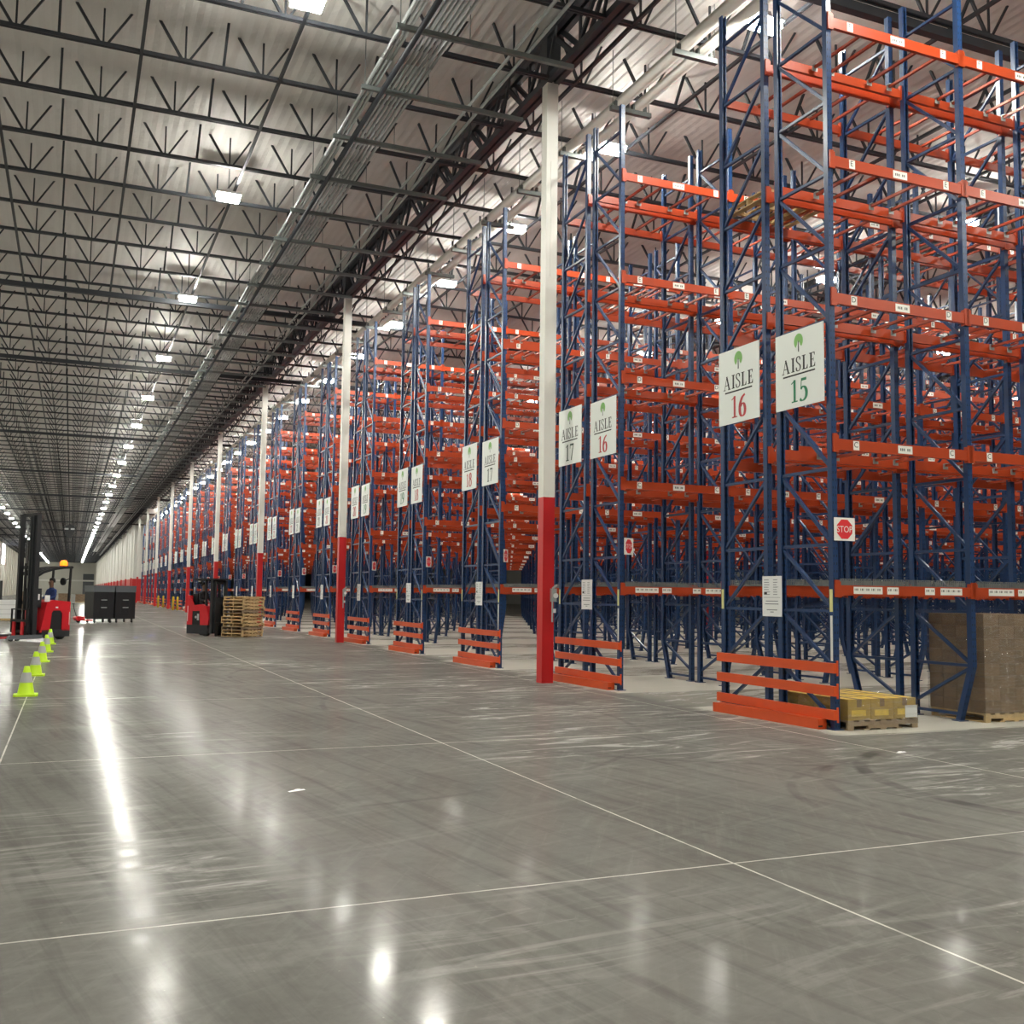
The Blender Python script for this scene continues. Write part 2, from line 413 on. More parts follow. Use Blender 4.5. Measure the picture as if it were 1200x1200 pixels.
def sans(txt, h, cx, cy):
    """plain block lettering, from Blender's own built-in font curve"""
    if txt not in _SANS:
        cu = bpy.data.curves.new('lettering', 'FONT'); cu.body = txt; cu.align_x = 'CENTER'; cu.resolution_u = 3
        o = bpy.data.objects.new('lettering', cu); COL.objects.link(o)
        dg = bpy.context.evaluated_depsgraph_get(); me = o.evaluated_get(dg).to_mesh()
        ps = [[(me.vertices[i].co.x, me.vertices[i].co.y) for i in p.vertices] for p in me.polygons]
        xs = [q[0] for p in ps for q in p]; ys = [q[1] for p in ps for q in p]
        c = ((min(xs)+max(xs))/2, (min(ys)+max(ys))/2, max(ys)-min(ys))
        _SANS[txt] = [[((q[0]-c[0])/c[2], (q[1]-c[1])/c[2]) for q in p] for p in ps]
        o.evaluated_get(dg).to_mesh_clear(); bpy.data.objects.remove(o); bpy.data.curves.remove(cu)
    return [[(cx+q[0]*h, cy+q[1]*h) for q in p] for p in _SANS[txt]]

# ---------------------------------------------------------------- camera
Rm = ((.9187,.0431,.3925), (-.3947,.0695,.9162), (.0123,-.9967,.0809))
cam = bpy.data.cameras.new('camera'); cam.sensor_width = 36; cam.lens = 36; cam.clip_end = 2000; cam.clip_start = .05
co = bpy.data.objects.new('camera', cam); COL.objects.link(co)
mw = Matrix.Identity(4)
for i in range(3):
    mw[i][0] = Rm[i][0]; mw[i][1] = -Rm[i][1]; mw[i][2] = -Rm[i][2]
mw[2][3] = 1.72
co.matrix_world = mw
sc.camera = co

# ---------------------------------------------------------------- room shell
YN, YF, XL, XR = -14.0, 440.0, -15.0, 78.0
ZC = 13.42                      # underside of the roof blanket
b = MB(); b.box(XL-.3, XR+.3, YN-.3, YF+.3, -.3, 0); struct(b.build('floor', M['floor']))
b = MB()                        # roof blanket: ribs running along the building
GX = (8.70, 24.6, 41.2, 57.8)
def zc(x):                      # the blanket hangs below the joist tops and is lifted along the girder lines
    return 13.05+.36*max(math.exp(-((x-g)/1.5)**2) for g in GX)
n = int((XR-XL)/.24)
prof = []
for i in range(n):
    x = XL+i*.24; d = random.uniform(-.006,.006)
    prof += [(x, zc(x)), (x+.03, zc(x)-.003), (x+.12, zc(x)-.013+d*.6), (x+.21, zc(x)-.003)]
prof.append((XR, zc(XR)))
for (xa, za), (xb, zb) in zip(prof[:-1], prof[1:]):
    b.poly([(xa,YN,za), (xa,YF,za), (xb,YF,zb), (xb,YN,zb)])
b.poly([(XL-.3,YN-.3,ZC+.3),(XR+.3,YN-.3,ZC+.3),(XR+.3,YF+.3,ZC+.3),(XL-.3,YF+.3,ZC+.3)])
struct(b.build('ceiling', M['ceiling'], recalc=False))
def wall(name, x0, x1, y0, y1, m, pil=None):
    b = MB(); b.box(x0, x1, y0, y1, 0, ZC+.3)
    return struct(b.build(name, m))
wl = wall('wall_left', XL-.3, XL, YN, YF, M['wall'])
wall('wall_right', XR, XR+.3, YN, YF, M['wall_w'])
wall('wall_back', XL, XR, YN-.3, YN, M['wall'])
wall('wall_front', XL, XR, YF, YF+.3, M['wall'])
b = MB()                         # panel joints and pilasters of the left wall
for k in range(42):
    y = 20+k*10; b.box(XL, XL+.22, y, y+.5, 0, ZC)
struct(b.build('trim_1', M['wall']))
b = MB()                         # white inner wall beyond the last racks
b.box(9.1, 14.5, 176.0, 176.3, 0, ZC); b.box(9.1, 9.4, 176.3, YF, 0, ZC)
struct(b.build('wall_inner', M['wall_w']))
b = MB()
for k in range(30): b.box(9.0, 9.1, 182+k*8.6, 182.5+k*8.6, 0, ZC)
struct(b.build('trim_2', M['wall_w']))
b = MB(); b.box(9.0, 14.5, 175.9, 176.0, 0, 3.6); b.box(8.98, 9.1, 176.0, 330, 0, 3.6)
struct(b.build('baseboard_inner', M['red']))
b = MB(); b.box(-.2, .2, -.06, .06, 0, 4.2, 0); b.box(-1.6, 1.6, 0, .12, 0, 5.2, 0)
o = MB(); o.box(4.2, 8.2, YF-.12, YF, 0, 8.0); struct(o.build('door_1', M['door']))
o = MB(); o.box(XL, XL+.1, 262.5, 274.0, 7.6, 12.2); struct(o.build('window_1', M['window']))
o = MB(); o.box(XL, 9.0, YF-.2, YF, 5.0, 5.6); struct(o.build('trim_3', M['wall_w']))

# ---------------------------------------------------------------- columns, girders, joists
COLY = [18.56, 35.5, 52.55, 69.7, 87.0, 104.4, 121.8, 139.3, 156.7, 174.0]
while COLY[-1] < 420: COLY.append(COLY[-1]+17.3)
CX = 8.70
def column_mesh():
    b = MB(); w = .125
    b.box(-w, w, -w, w, 0, 3.68, 1); b.box(-w, w, -w, w, 3.68, 12.3, 0)
    b.box(-w-.03, w+.03, -w-.03, w+.03, 12.3, 13.4, 2)
    b.box(-.03, .0, -w-.012, -w, 8.2, 10.6, 0)
    return b.mesh('steel_column', [M['white'], M['red'], M['joist']])
cm = column_mesh()
for j, y in enumerate(COLY):
    o = link('steel_column', cm, None, (CX, y, 0))
    if j == 0: lb = 'nearest white square steel column with red base, standing before the rack signed AISLE 17 and 16'
    elif j < 10: lb = 'white steel column with a red base, %s nearest in the row along the aisle' % ORD[j]
    else: lb = 'far white steel column with red base in front of the white inner wall'
    tag(o, lb, 'column', 'red and white columns along the main aisle')
# three columns standing inside the rack rows
for i, (x, y, lb) in enumerate(((24.6, 36.35, 'red column base seen far back between rack uprights, left of the AISLE 16 sign end'),
                                (24.6, 53.7, 'column standing deep among the racks, beyond the nearer one'),)):
    tag(link('steel_column', cm, None, (x, y, 0)), lb, 'column', 'columns among the racks')

def girder_mesh(Lg):
    b = MB()
    z0, z1 = 12.36, 13.27
    for s in (-1, 1):
        b.box(s*.085-.06, s*.085+.06, 0, Lg, z0-.09, z0+.05); b.box(s*.10-.06, s*.10+.06, 0, Lg, z1-.06, z1+.10)
    n = 7; d = Lg/n
    for i in range(n):
        y = i*d
        b.bar((-.07,y+.12,z1),(-.07,y+d*.42,z0),.06,.09); b.bar((.07,y+.12,z1),(.07,y+d*.42,z0),.06,.09)
        b.bar((-.07,y+d*.92,z1),(-.07,y+d*.5,z0),.06,.10); b.bar((.07,y+d*.84,z1),(.07,y+d*.42,z0),.06,.10)
        b.bar((0,y+d*.44,z1),(0,y+d*.44,z0),.05,.05)
    return b.mesh('roof_girder', [M['joist']])
gm = girder_mesh(17.0)
ys = [COLY[0]-34, COLY[0]-17]+COLY
for a, c in zip(ys[:-1], ys[1:]):
    o = struct(link('roof_girder', gm, None, (CX, a, 0))); o.scale.y = (c-a)/17.0
for gx in (24.6, 41.2, 57.8):
    for a, c in zip(ys[:9], ys[1:10]):
        o = struct(link('roof_girder', gm, None, (gx, a, 0))); o.scale.y = (c-a)/17.0
def joist_mesh(x0, x1, big=False):
    b = MB(); z0, z1 = 12.32, 13.36; w = .1
    if big:
        b.box(x0, x1, -.11, .11, z0-.18, z0+.12)
    else:
        b.box(x0, x1, -.056, -.014, z0-.035, z0+.035); b.box(x0, x1, .014, .056, z0-.035, z0+.035)
        b.box(x0, x1, -.014, .014, z0+.02, z0+.035)
    k0 = math.ceil((x0-.12)/1.533); k1 = math.floor((x1-.12)/1.533)
    for k in range(k0, k1+1):
        x = .12+1.533*k
        z1 = zc(x)+.03; b.bar((x-.52,0,z1),(x-.05,0,z0),.05,.05); b.bar((x,0,z1),(x,0,z0),.032,.036); b.bar((x+.52,0,z1),(x+.06,0,z0),.036,.04)
        if k % 2: b.bar((x+.76,-.50,zc(x+.76)+.03),(x+.74,0,z0),.05,.05)
    return b.mesh('roof_joist', [M['joist']])
jA, jB = joist_mesh(-15.0, CX-.12), joist_mesh(CX+.12, 77.9)
BIG = []
jy = []
for j in range(len(ys)-1):
    d = (ys[j+1]-ys[j])/7
    jy += [ys[j]+d*k for k in range(7)]
# measured: first joists ahead of the camera at 20.8, 23.2, 25.65 ...
jy = [20.79+2.425*k for k in range(-12, 172)]
for y in jy:
    struct(link('roof_joist', jA, None, (0, y, 0)))
    if y < 140: struct(link('roof_joist', jB, None, (0, y, 0)))
bm_ = MB(); bm_.box(XL, 77.5, -.08, .08, 12.08, 12.25)
bme = bm_.mesh('roof_beam', [M['joist']])
for y in (13.62, 38.35, 50.7, 75.1, 99.5, 124, 148.5, 173, 197, 221, 246): struct(link('roof_beam', bme, None, (0, y, 0)))
for i, x in enumerate((-12.7,-10,-7.3,-4.6,-1.95,.825,3.53,9.15,11.68,14.6,17.5,20.4,23.3,29,32,35,38,44,48,52)):
    b = MB(); b.box(x-.032, x+.032, YN, YF if x < 9 else 140, 12.285, 12.35)
    struct(b.build('roof_bridging', M['joist']))

# ---------------------------------------------------------------- conduits, pipes and their hangers
# bundle of conduits left of the girder
cx = [5.10,5.19,5.28,5.53,5.62,5.72,5.81,5.90,5.99,6.09]
for i, x in enumerate(cx):
    b = MB(); r = (.040,.034,.038,.034,.040,.034,.038,.034,.042,.036)[i]; pts = []
    y = 4.0
    while y < 330:
        pts.append((x+random.uniform(-.005,.005), y, 12.069+random.uniform(-.005,.005))); y += 4.85 if y < 120 else 60
    b.path(pts, r, 7)
    tag(b.build('conduit', M['galv'], smooth=True), 'thin galvanised conduit, %s from the left in the overhead bundle beside the girder' % ORD[i], 'conduit', 'conduits in the overhead bundle')
b = MB(); b.tube((5.40,4,11.94),(5.40,330,11.94),.055,10)
tag(b.build('roof_pipe', M['joist'], smooth=True), 'dark pipe hung just below the galvanised conduit bundle', 'pipe')
for i, (x, z) in enumerate(((7.32,12.056),(7.58,12.056))):
    b = MB(); b.tube((x,4,z),(x,330,z),.034,8)
    tag(b.build('conduit', M['galv'], smooth=True), ('%s of the two single conduits running close beside the column girder' % ('left-hand','right-hand')[i]), 'conduit', 'conduits beside the girder')
b = MB()
b.box(4.98, 8.55, -.04, .04, 11.93, 12.02, 0)
hm = b.mesh('support_channel', [M['galv_dull']])
def rods(xs):
    out = []
    for x in xs:
        r_ = MB(); r_.tube((x,0,11.95),(x,0,13.38),.008,6); out.append(r_.mesh('hanger_rod', [M['galv_dull']]))
    return out
rm = rods((5.05, 6.4))
for k in range(-1, 50):
    y = 14.75+2.45*k
    lb = 'grey steel channel carrying the conduits, %s in view' % near(k-1) if 1 <= k < 14 else 'grey steel channel carrying the conduits, above the top edge of the view' if k < 1 else 'distant grey steel channel carrying the conduit bundle'
    o = tag(link('support_channel', hm, None, (0, y, 0)), lb, 'pipe support', 'support channels under the conduits')
    for r_ in rm: link('hanger_rod', r_, o)
# white pipes over the rack ends
for i, (x, r) in enumerate(((10.24,.125),(10.66,.11))):
    b = MB(); b.tube((x,4,12.13),(x,170,12.13),r,16)
    tag(b.build('roof_pipe', M['pipe'], smooth=True), '%s of the two fat white pipes running over the rack ends' % ('left','right')[i], 'pipe', 'white pipes over the rack ends')
b = MB(); b.box(9.98, 10.94, -.05, .05, 11.90, 12.0, 0)
for x, r in ((10.24,.125),(10.66,.11)):
    b.box(x-.17, x-.12, -.04, .04, 12.0, 12.12, 0); b.box(x+.12, x+.17, -.04, .04, 12.0, 12.12, 0)
    b.lathe([(r+.012,-.02),(r+.012,.02)], 16, (0,0,0), 0) if False else None
hm2 = b.mesh('support_channel', [M['galv_dull']])
rm2 = rods((10.03, 10.90))
for k in range(-1, 48):
    y = 15.85+2.45*k
    lb = 'steel channel under the white pipes, %s in view' % near(k) if 0 <= k < 10 else 'steel channel under the white pipes, above the top edge of the view' if k < 0 else 'distant steel channel under the white pipes'
    o = tag(link('support_channel', hm2, None, (0, y, 0)), lb, 'pipe support', 'support channels under the white pipes')
    for r_ in rm2: link('hanger_rod', r_, o)
# small pipe drop clipped to the nearest column
b = MB()
b.box(-.05,.05,-.05,.05,1.60,1.86,0); b.tube((-.05,-.06,1.2),(-.05,-.06,1.62),.018,8,0); b.tube((-.02,0,1.86),(.07,-.02,1.93),.022,8,0)
b.tube((.02,-.08,1.72),(.02,-.045,1.72),.05,10,1); b.box(-.03,.03,-.06,-.04,1.38,1.46,1)
vm = b.mesh('pipe_valve', [M['galv'], M['stain']])
for j, lb in ((0, 'silver valve box with a short pipe on the nearest red column base'), (1, 'silver valve box with a short pipe on the second red column base')):
    tag(link('pipe_valve', vm, None, (CX+.09, COLY[j]-.125-.05, 0)), lb, 'valve', 'valves on the column bases')

# ---------------------------------------------------------------- lamps
def lamp_proto():
    t = thing('high_bay_lamp', 'x', 'lamp')
    h = MB(); h.prism([(-.17,.02),(.17,.02),(.13,.10),(-.13,.10)], -.31, .31, 'x', 0); h.box(-.06,.06,-.10,.10,.10,.17,0)
    h.build('housing', M['housing'], t)
    l = MB(); l.box(-.27,.27,-.15,.15,-.11,.02,1)          # drop lens: bright face below; glowing sides added to brighten the ceiling
    l.m[0] = 0
    l.build('lens', [M['lens'], M['side_fill']], t)
    for y in (-.08, .08):
        c = MB(); c.tube((0,y,.17),(0,y,1.1),.006,5); c.build('hanger_cable', M['galv_dull'], t)
    return t
proto = lamp_proto(); used = False
def lamp(x, y, z, label, group):
    global used
    if not used:
        used = True; proto.location = (x,y,z); proto['label'] = label; proto['group'] = group; return proto
    return dup(proto, (x,y,z), None, label, group)
LZ = 12.05
for k in range(-2, 40):
    y = 16.75+10.2*k+(.45 if k == 0 else 0)
    lb = 'lit high bay lamp, %s in the line over the open aisle' % near(k) if 0 <= k < 16 else ('small far lit lamp in the lamp line over the open aisle' if k > 0 else 'lit high bay lamp behind the camera over the open aisle')
    lamp(3.35, y, LZ, lb, 'lamps over the open aisle')
for k in range(-2, 39):
    y = 12.9+11.0*k
    lb = 'lit dock side lamp, %s of those left of the tall mast' % near(k-12) if 12 <= k < 17 else 'small far lit lamp in the lamp line over the dock side'
    lamp(-8.5, y, LZ, lb, 'lamps over the dock side')
RY0, RP = 10.86, 5.79           # first rack row and row pitch
NROW = 26
def far_y(k): return RY0+RP*k
cnt = {}
for k in range(-3, NROW):
    y = 14.55+RP*k+ (.0 if k < 1 else -.08*min(k,3))
    nx = 4 if 0 <= k < 7 else 3 if k < 11 else 1
    if k < 0: nx = 2
    for i in range(nx):
        a = 16+k
        if 0 <= k and i == 0: lb = 'lit high bay lamp over the open end of rack aisle %d' % a
        elif 0 <= k: lb = 'lit high bay lamp over rack aisle %d, %s along the aisle' % (a, ORD[i])
        else: lb = 'lit high bay lamp over the floor beside the camera'
        lamp(11.1+11.05*i, y, 12.1, lb, 'lamps over the rack aisles')

# ---------------------------------------------------------------- pallet racks
BAY, PW = 2.46, .085
FD = 1.08                        # upright spacing inside a frame (centre to centre)
DEPTH = 2.56
LEV = [(1.84,.13,'B'), (3.80,.15,'C'), (5.81,.15,'D'), (7.74,.15,'E'), (9.73,.15,'F')]
PT = 11.15
STRUT = [.10,.80,1.56,2.45]+[2.45+1.025*i for i in range(1,9)]
def post_mb(slant=False):
    b = MB(); w = PW/2
    def sec(pts_b, pts_t):
        n = len(pts_b); i0 = len(b.v); b.v.extend(pts_b+pts_t)
        for i in range(n):
            j = (i+1) % n; b.f.append((i0+i, i0+j, i0+n+j, i0+n+i)); b.m.append(0)
        b.f.append(tuple(i0+i for i in reversed(range(n)))); b.m.append(0)
        b.f.append(tuple(i0+n+i for i in range(n))); b.m.append(0)
    def C(z, dy=0):              # open C section, mouth towards the inside of the frame
        t = .012
        return [(-w,-w+dy,z),(w,-w+dy,z),(w,w+dy,z),(w-.025,w+dy,z),(w-.025,w-t+dy,z),(w-t,w-t+dy,z),(w-t,-w+t+dy,z),(-w+t,-w+t+dy,z),(-w+t,w-t+dy,z),(-w+.025,w-t+dy,z),(-w+.025,w+dy,z),(-w,w+dy,z)]
    if slant:
        sec(C(.012,.24), C(.78)); sec(C(.78), C(PT))
        b.box(-.08,.08,.24-.08,.24+.08,0,.012,0)
    else:
        sec(C(.012), C(PT)); b.box(-.08,.08,-.08,.08,0,.012,0)
    return b
def bracing_mb(slant=False):
    b = MB(); w = PW/2
    for z in STRUT:
        y0 = w+(.24*(1-z/.78) if slant and z < .78 else 0)
        b.bar((0,y0-.02,z),(0,FD-w+.02,z),.042,.042)
    zz = STRUT[:]
    for i in range(len(zz)-1):
        lo, hi = zz[i]+.04, zz[i+1]-.04
        if i == 0:
            if slant: b.bar((0,FD-w,lo+.1),(0,w,hi),.042,.042)
            else: b.bar((0,FD-w,hi),(0,w,lo),.042,.042)
        else: b.bar((0,FD-w,hi),(0,w,lo),.042,.042)
    return b
ME = {}
ME['post'] = post_mb().mesh('post', [M['post']]); ME['post_slant'] = post_mb(True).mesh('post', [M['post']])
ME['brace'] = bracing_mb().mesh('upright_frame', [M['blue']]); ME['brace_slant'] = bracing_mb(True).mesh('upright_frame', [M['blue']])
def whole(sl):
    b = MB(); b.merge(post_mb(sl)); b.merge(post_mb(), Matrix.Translation((0,FD,0)) @ Matrix.Rotation(PI,4,'Z')); b.merge(bracing_mb(sl)); return b
ME['frame'] = whole(False).mesh('upright_frame', [M['blue']]); ME['frame_slant'] = whole(True).mesh('upright_frame', [M['blue']])

def glyph_code(b, x0, x1, y, z, h):
    """short dark code marks on a label"""
    n = 6; d = (x1-x0)/n; rr = random.Random(int(x0*1000))
    for i in range(n):
        if i == 3: continue
        b.poly([(x0+d*i,y,z-h/2),(x0+d*i+d*.55,y,z-h/2),(x0+d*i+d*.55,y,z+h/2),(x0+d*i,y,z+h/2)], 2)
def beam_mb(lev, front=True):
    """load beam along +x from one upright to the next, front face towards -y"""
    z, h, ch = 0, LEV[lev][1], LEV[lev][2]
    b = MB(); x0, x1 = PW/2, BAY-PW/2
    b.prism([(-.065,-h/2),(-.012,-h/2),(-.012,h/2-.035),(-.030,h/2-.035),(-.030,h/2),(-.065,h/2)], x0, x1, 'x', 0)
    for xe, s in ((x0,1),(x1,-1)):
        b.box(min(xe,xe-s*.07), max(xe,xe-s*.07), -.072, -.044, -h/2-.03, h/2+.07, 0); b.box(min(xe,xe+s*.02), max(xe,xe+s*.02), -.072, -.0, -h/2-.03, h/2+.05, 0)
    y = -.0665
    if front:
        if ch == 'B':
            for a, c in ((.10,.31),(.345,.43),(.63,.705),(.75,.92)):
                xa, xb = x0+(x1-x0)*a, x0+(x1-x0)*c
                b.poly([(xa,y,-.048),(xb,y,-.048),(xb,y,.048),(xa,y,.048)], 1)
                n = int((xb-xa)/.024)
                for i in range(n):
                    u = xa+.02+i*.024
                    if u+.012 < xb-.015 and i % 4 != 3: b.poly([(u,y-.001,-.004),(u+.009+.005*(i%2),y-.001,-.004),(u+.009+.005*(i%2),y-.001,.026),(u,y-.001,.026)], 2)
        else:
            for a in (.135, .865):
                xa = x0+(x1-x0)*a; hh = .062
                b.poly([(xa-.052,y,-hh),(xa+.052,y,-hh),(xa+.052,y,hh),(xa-.052,y,hh)], 1)
                b.flat(sans(ch, .075, xa-.004, .012), (0,y-.001,0), (1,0,0), (0,0,1), 2)
            xa = x0+(x1-x0)*.5
            b.poly([(xa-.13,y,-.055),(xa+.13,y,-.055),(xa+.13,y,.055),(xa-.13,y,.055)], 1)
            glyph_code(b, xa-.09, xa+.10, y-.001, 0, .036)
    return b
for l in range(5):
    ME['beam%d1' % l] = beam_mb(l, True).mesh('load_beam', [M['orange'], M['label'], M['ink']], recalc=False)
    ME['beam%d0' % l] = beam_mb(l, False).mesh('load_beam', [M['orange'], M['label'], M['ink']], recalc=False)
def bar_mb():
    b = MB(); b.box(-.02,.02,.05,FD-.05,-.02,.02,0)
    for y in (.04, FD-.11): b.box(-.05,.05,y,y+.07,.018,.026,1); 
    b.box(-.05,.05,FD-.042,FD-.036,-.06,.024,1)
    return b
ME['bar'] = bar_mb().mesh('support_bar', [M['orange'], M['galv']])
def deck_mb():
    b = MB(); x0, x1 = PW/2+.05, BAY-PW/2-.05
    n = 4; d = (x1-x0)/n
    for i in range(n):
        a, c = x0+d*i+.02, x0+d*(i+1)-.02
        for k in range(12): x = a+(c-a)*k/11; b.box(x-.003,x+.003,0,FD,.072,.078)
        for k in range(8): y = .0+FD*k/7; b.box(a,c,y-.003,y+.003,.066,.072)
        for yy in (-.0, FD):
            for k in range(20): x = a+(c-a)*k/19; b.box(x-.005,x+.005,yy-.004,yy+.004,.07,.155)
            b.box(a,c,yy-.003,yy+.003,.15,.156)
    return b
ME['deck'] = deck_mb().mesh('wire_deck', [M['galv_dull']])
def guard_rail_mb():
    L_ = DEPTH+.06
    b = MB(); b.box(-.055,.0,-.05,L_-.01,-.065,.065,0)
    for y in (-.03,.0): pass
    b.box(0,.02,-.055,-.035,-.10,.10,0)
    return b
gr = guard_rail_mb(); ME['rail'] = gr.mesh('guard_rail', [M['guard']])
b = MB(); b.box(-.07,.07,0,2.28,0,.135,0); b.box(-.072,-.0,-.001,.0,.03,.05,1); ME['floor_rail'] = b.mesh('guard_rail', [M['guard'], M['ink']])
b = MB(); b.box(0,.002,-.03,.03,0,.30,0); ME['decal_y'] = b.mesh('rack_decal', [M['sticker']])
b = MB(); b.box(0,.002,-.022,.022,0,.60,0); ME['decal_w'] = b.mesh('rack_decal', [M['label']])

EYE = Vector((0,0,1.72))
def build_row(k, first=False):
    Y = far_y(k)
    nb = max(5, math.ceil((1.22*(Y+DEPTH)+2.5-9.3)/BAY))
    nb = min(nb, 22 if k < 9 else 12 if k < 12 else 6)
    root = thing('pallet_rack', 'double row of blue and orange pallet racking, end signs reading AISLE %d and AISLE %d' % (16+k, 15+k), 'pallet rack', (9.355, Y, 0), 0, 'double rows of pallet racking')
    detail = k <= 3
    def put(name, key, loc, rz=0, parent=root):
        return link(name, ME[key], parent, loc, rz)
    for s in range(nb+1):
        sl = '' if s == 0 else '_slant'
        for side in (0, 1):
            y = PW/2 if side == 0 else DEPTH-PW/2; rz = 0 if side == 0 else PI
            if detail and s <= 5:
                f = put('upright_frame', 'brace'+sl, (s*BAY, y, 0), rz)
                put('post', 'post'+sl, (0,0,0), 0, f); put('post', 'post', (0,FD,0), PI, f)
                if s == 0:
                    for zz, kk in ((1.55,'decal_y'),(.90,'decal_w')):
                        if side == 0 or kk == 'decal_y': put('rack_decal', kk, (-PW/2-.003 if side == 0 else PW/2+.001, .0, zz), 0, f)
            else: put('upright_frame', 'frame'+sl, (s*BAY, y, 0), rz)
    beams, bars = [], []
    for bi in range(nb):
        for l, (z, h, ch) in enumerate(LEV):
            for side in (0, 1):
                y0 = PW/2 if side == 0 else DEPTH-PW/2; sg = 1 if side == 0 else -1
                xs = bi*BAY if side == 0 else (bi+1)*BAY; rz = 0 if side == 0 else PI
                beams.append(('beam%d1' % l, (xs, y0, z), rz))                       # aisle face
                xs2 = (bi+1)*BAY if side == 0 else bi*BAY
                beams.append(('beam%d0' % l, (xs2, y0+sg*FD, z), PI-rz))           # flue face
                if l > 0:
                    for u in (.27,.40,.70,.86):
                        bars.append(('bar', ((bi+u)*BAY, y0, z+h/2-.02-.035), rz))
    base = Vector((9.355, Y, 0))
    key = lambda t: (base+Vector(t[1])-EYE).length
    beams.sort(key=key); bars.sort(key=key)
    nbm = 100 if k < 6 else 60 if k < 10 else 40
    nbr = 100 if k < 3 else 40 if k < 6 else 0
    for t in beams[:nbm]: put('load_beam', *t)
    for t in bars[:nbr]: put('support_bar', *t)
    for rest, nm in ((beams[nbm:], 'load_beam'), (bars[nbr:], 'support_bar')):
        if not rest: continue
        acc = MB(); cache = {}
        for kk, loc, rz in rest:
            if kk not in cache:
                me = ME[kk]; mm = MB(); mm.v = [tuple(v.co) for v in me.vertices]; mm.f = [tuple(p.vertices) for p in me.polygons]; mm.m = [p.material_index for p in me.polygons]
                if kk.startswith('beam') and k > 5:
                    keep = [i for i in range(len(mm.f)) if mm.m[i] != 2]; mm.f = [mm.f[i] for i in keep]; mm.m = [mm.m[i] for i in keep]
                cache[kk] = mm
            acc.merge(cache[kk], Matrix.Translation(loc) @ Matrix.Rotation(rz, 4, 'Z'))
        mats = [M['orange'], M['label'], M['ink']] if nm == 'load_beam' else [M['orange'], M['galv']]
        o = acc.build(nm, mats, root, recalc=False); o['kind'] = 'stuff'
    if k < 9:
        for bi in range(min(nb, 8)):
            put('wire_deck', 'deck', (bi*BAY, PW/2, LEV[0][0]))
            put('wire_deck', 'deck', ((bi+1)*BAY, DEPTH-PW/2, LEV[0][0]), PI)
    # end guard: three rails bolted to the end uprights and one on the floor in front
    for z in (.81,.51,.20): put('guard_rail', 'rail', (-PW/2, 0, z))
    o = put('guard_rail', 'floor_rail', (-.13, .14, 0)); o.rotation_euler.z = R(2.6)
    return root

def tree_logo(b, cx, cy, w, o, U, V):
    """round green crown with a notch, dark trunk below"""
    crown = []
    N = 22; c = Vector((cx, cy))
    for i in range(N):
        a0 = R(-52)+R(284)*i/N; a1 = R(-52)+R(284)*(i+1)/N
        crown.append([c, c+Vector((math.cos(a0)*w*.46, math.sin(a0)*w*.52)), c+Vector((math.cos(a1)*w*.46, math.sin(a1)*w*.52))])
    b.flat(crown, o, U, V, 2)
    oo = Vector(o)+Vector((-.001,0,0))
    b.flat([[Vector((cx-.045*w,cy-.72*w)),Vector((cx+.055*w,cy-.72*w)),Vector((cx+.035*w,cy+.02*w)),Vector((cx-.02*w,cy+.02*w))]], oo, U, V, 1)
    b.flat([[Vector((cx-.16*w,cy-.50*w)),Vector((cx-.06*w,cy-.3*w)),Vector((cx-.06*w,cy+.05*w)),Vector((cx-.12*w,cy-.1*w))]], oo, U, V, 3)
    b.flat([[Vector((cx+.08*w,cy-.42*w)),Vector((cx+.16*w,cy-.2*w)),Vector((cx+.10*w,cy-.05*w)),Vector((cx+.07*w,cy-.2*w))]], oo, U, V, 3)
def aisle_sign(num, y0, y1, z0, z1, label):
    """board on the rack end, facing the main aisle (-x); y1 is its far edge, at the reader's left"""
    b = MB(); X = 9.265; w = y1-y0; yc = (y0+y1)/2
    b.box(X, X+.012, y0, y1, z0, z1, 0)
    U, V = (0,-1,0), (0,0,1); o = (X-.003, yc, (z0+z1)/2); H = z1-z0
    b.flat(word('AISLE', H*.185, 0, -H*.035, .92, .10), o, U, V, 1)
    b.flat(rect(-w*.335, w*.335, -H*.085, -H*.065), o, U, V, 1)
    b.flat(word(str(num), H*.29, 0, -H*.43, .98, .04), o, U, V, 4)
    tree_logo(b, 0, H*.35, H*.19, o, U, V)
    ink = M['red_ink'] if num % 2 == 0 else (M['green_ink'] if num in (15, 19, 23, 27, 31) else M['dgreen_ink'])
    ob = b.build('aisle_sign', [M['sign'], M['ink'], M['leaf'], M['sign'], ink], recalc=False)
    return tag(ob, label, 'sign', 'aisle number signs on the rack ends')
def octagon(r): return [(r*math.cos(R(22.5+45*i)), r*math.sin(R(22.5+45*i))) for i in range(8)]
sb = MB(); sb.box(0,.35,-.003,.003,0,.31,0)
sb.flat([octagon(.140)], (.175,-.0045,.155), (1,0,0), (0,0,1), 1)
sb.flat(sans('STOP', .085, 0, 0), (.175,-.006,.155), (.92,0,0), (0,0,1), 0)
ME['stop'] = sb.mesh('stop_sign', [M['label'], M['stop']], recalc=False)
nb_ = MB(); nb_.box(0,.008,0,.44,0,.58,0)
rr = random.Random(3)
for i in range(7):
    z = .53-.035*i; nb_.poly([(-.001,.40,z),(-.001,.40-.16*rr.uniform(.5,1),z),(-.001,.40-.12,z-.010),(-.001,.40,z-.010)], 1)
    nb_.poly([(-.001,.19,z),(-.001,.19-.14*rr.uniform(.4,1),z),(-.001,.10,z-.010),(-.001,.19,z-.010)], 1)
nb_.poly([(-.001,.41,.275),(-.001,.03,.275),(-.001,.03,.270),(-.001,.41,.270)], 1)
for z, a, c in ((.225,.36,.08),(.185,.38,.07),(.10,.34,.10),(.07,.26,.18)):
    nb_.poly([(-.001,a,z),(-.001,c,z),(-.001,c,z-.012),(-.001,a,z-.012)], 1)
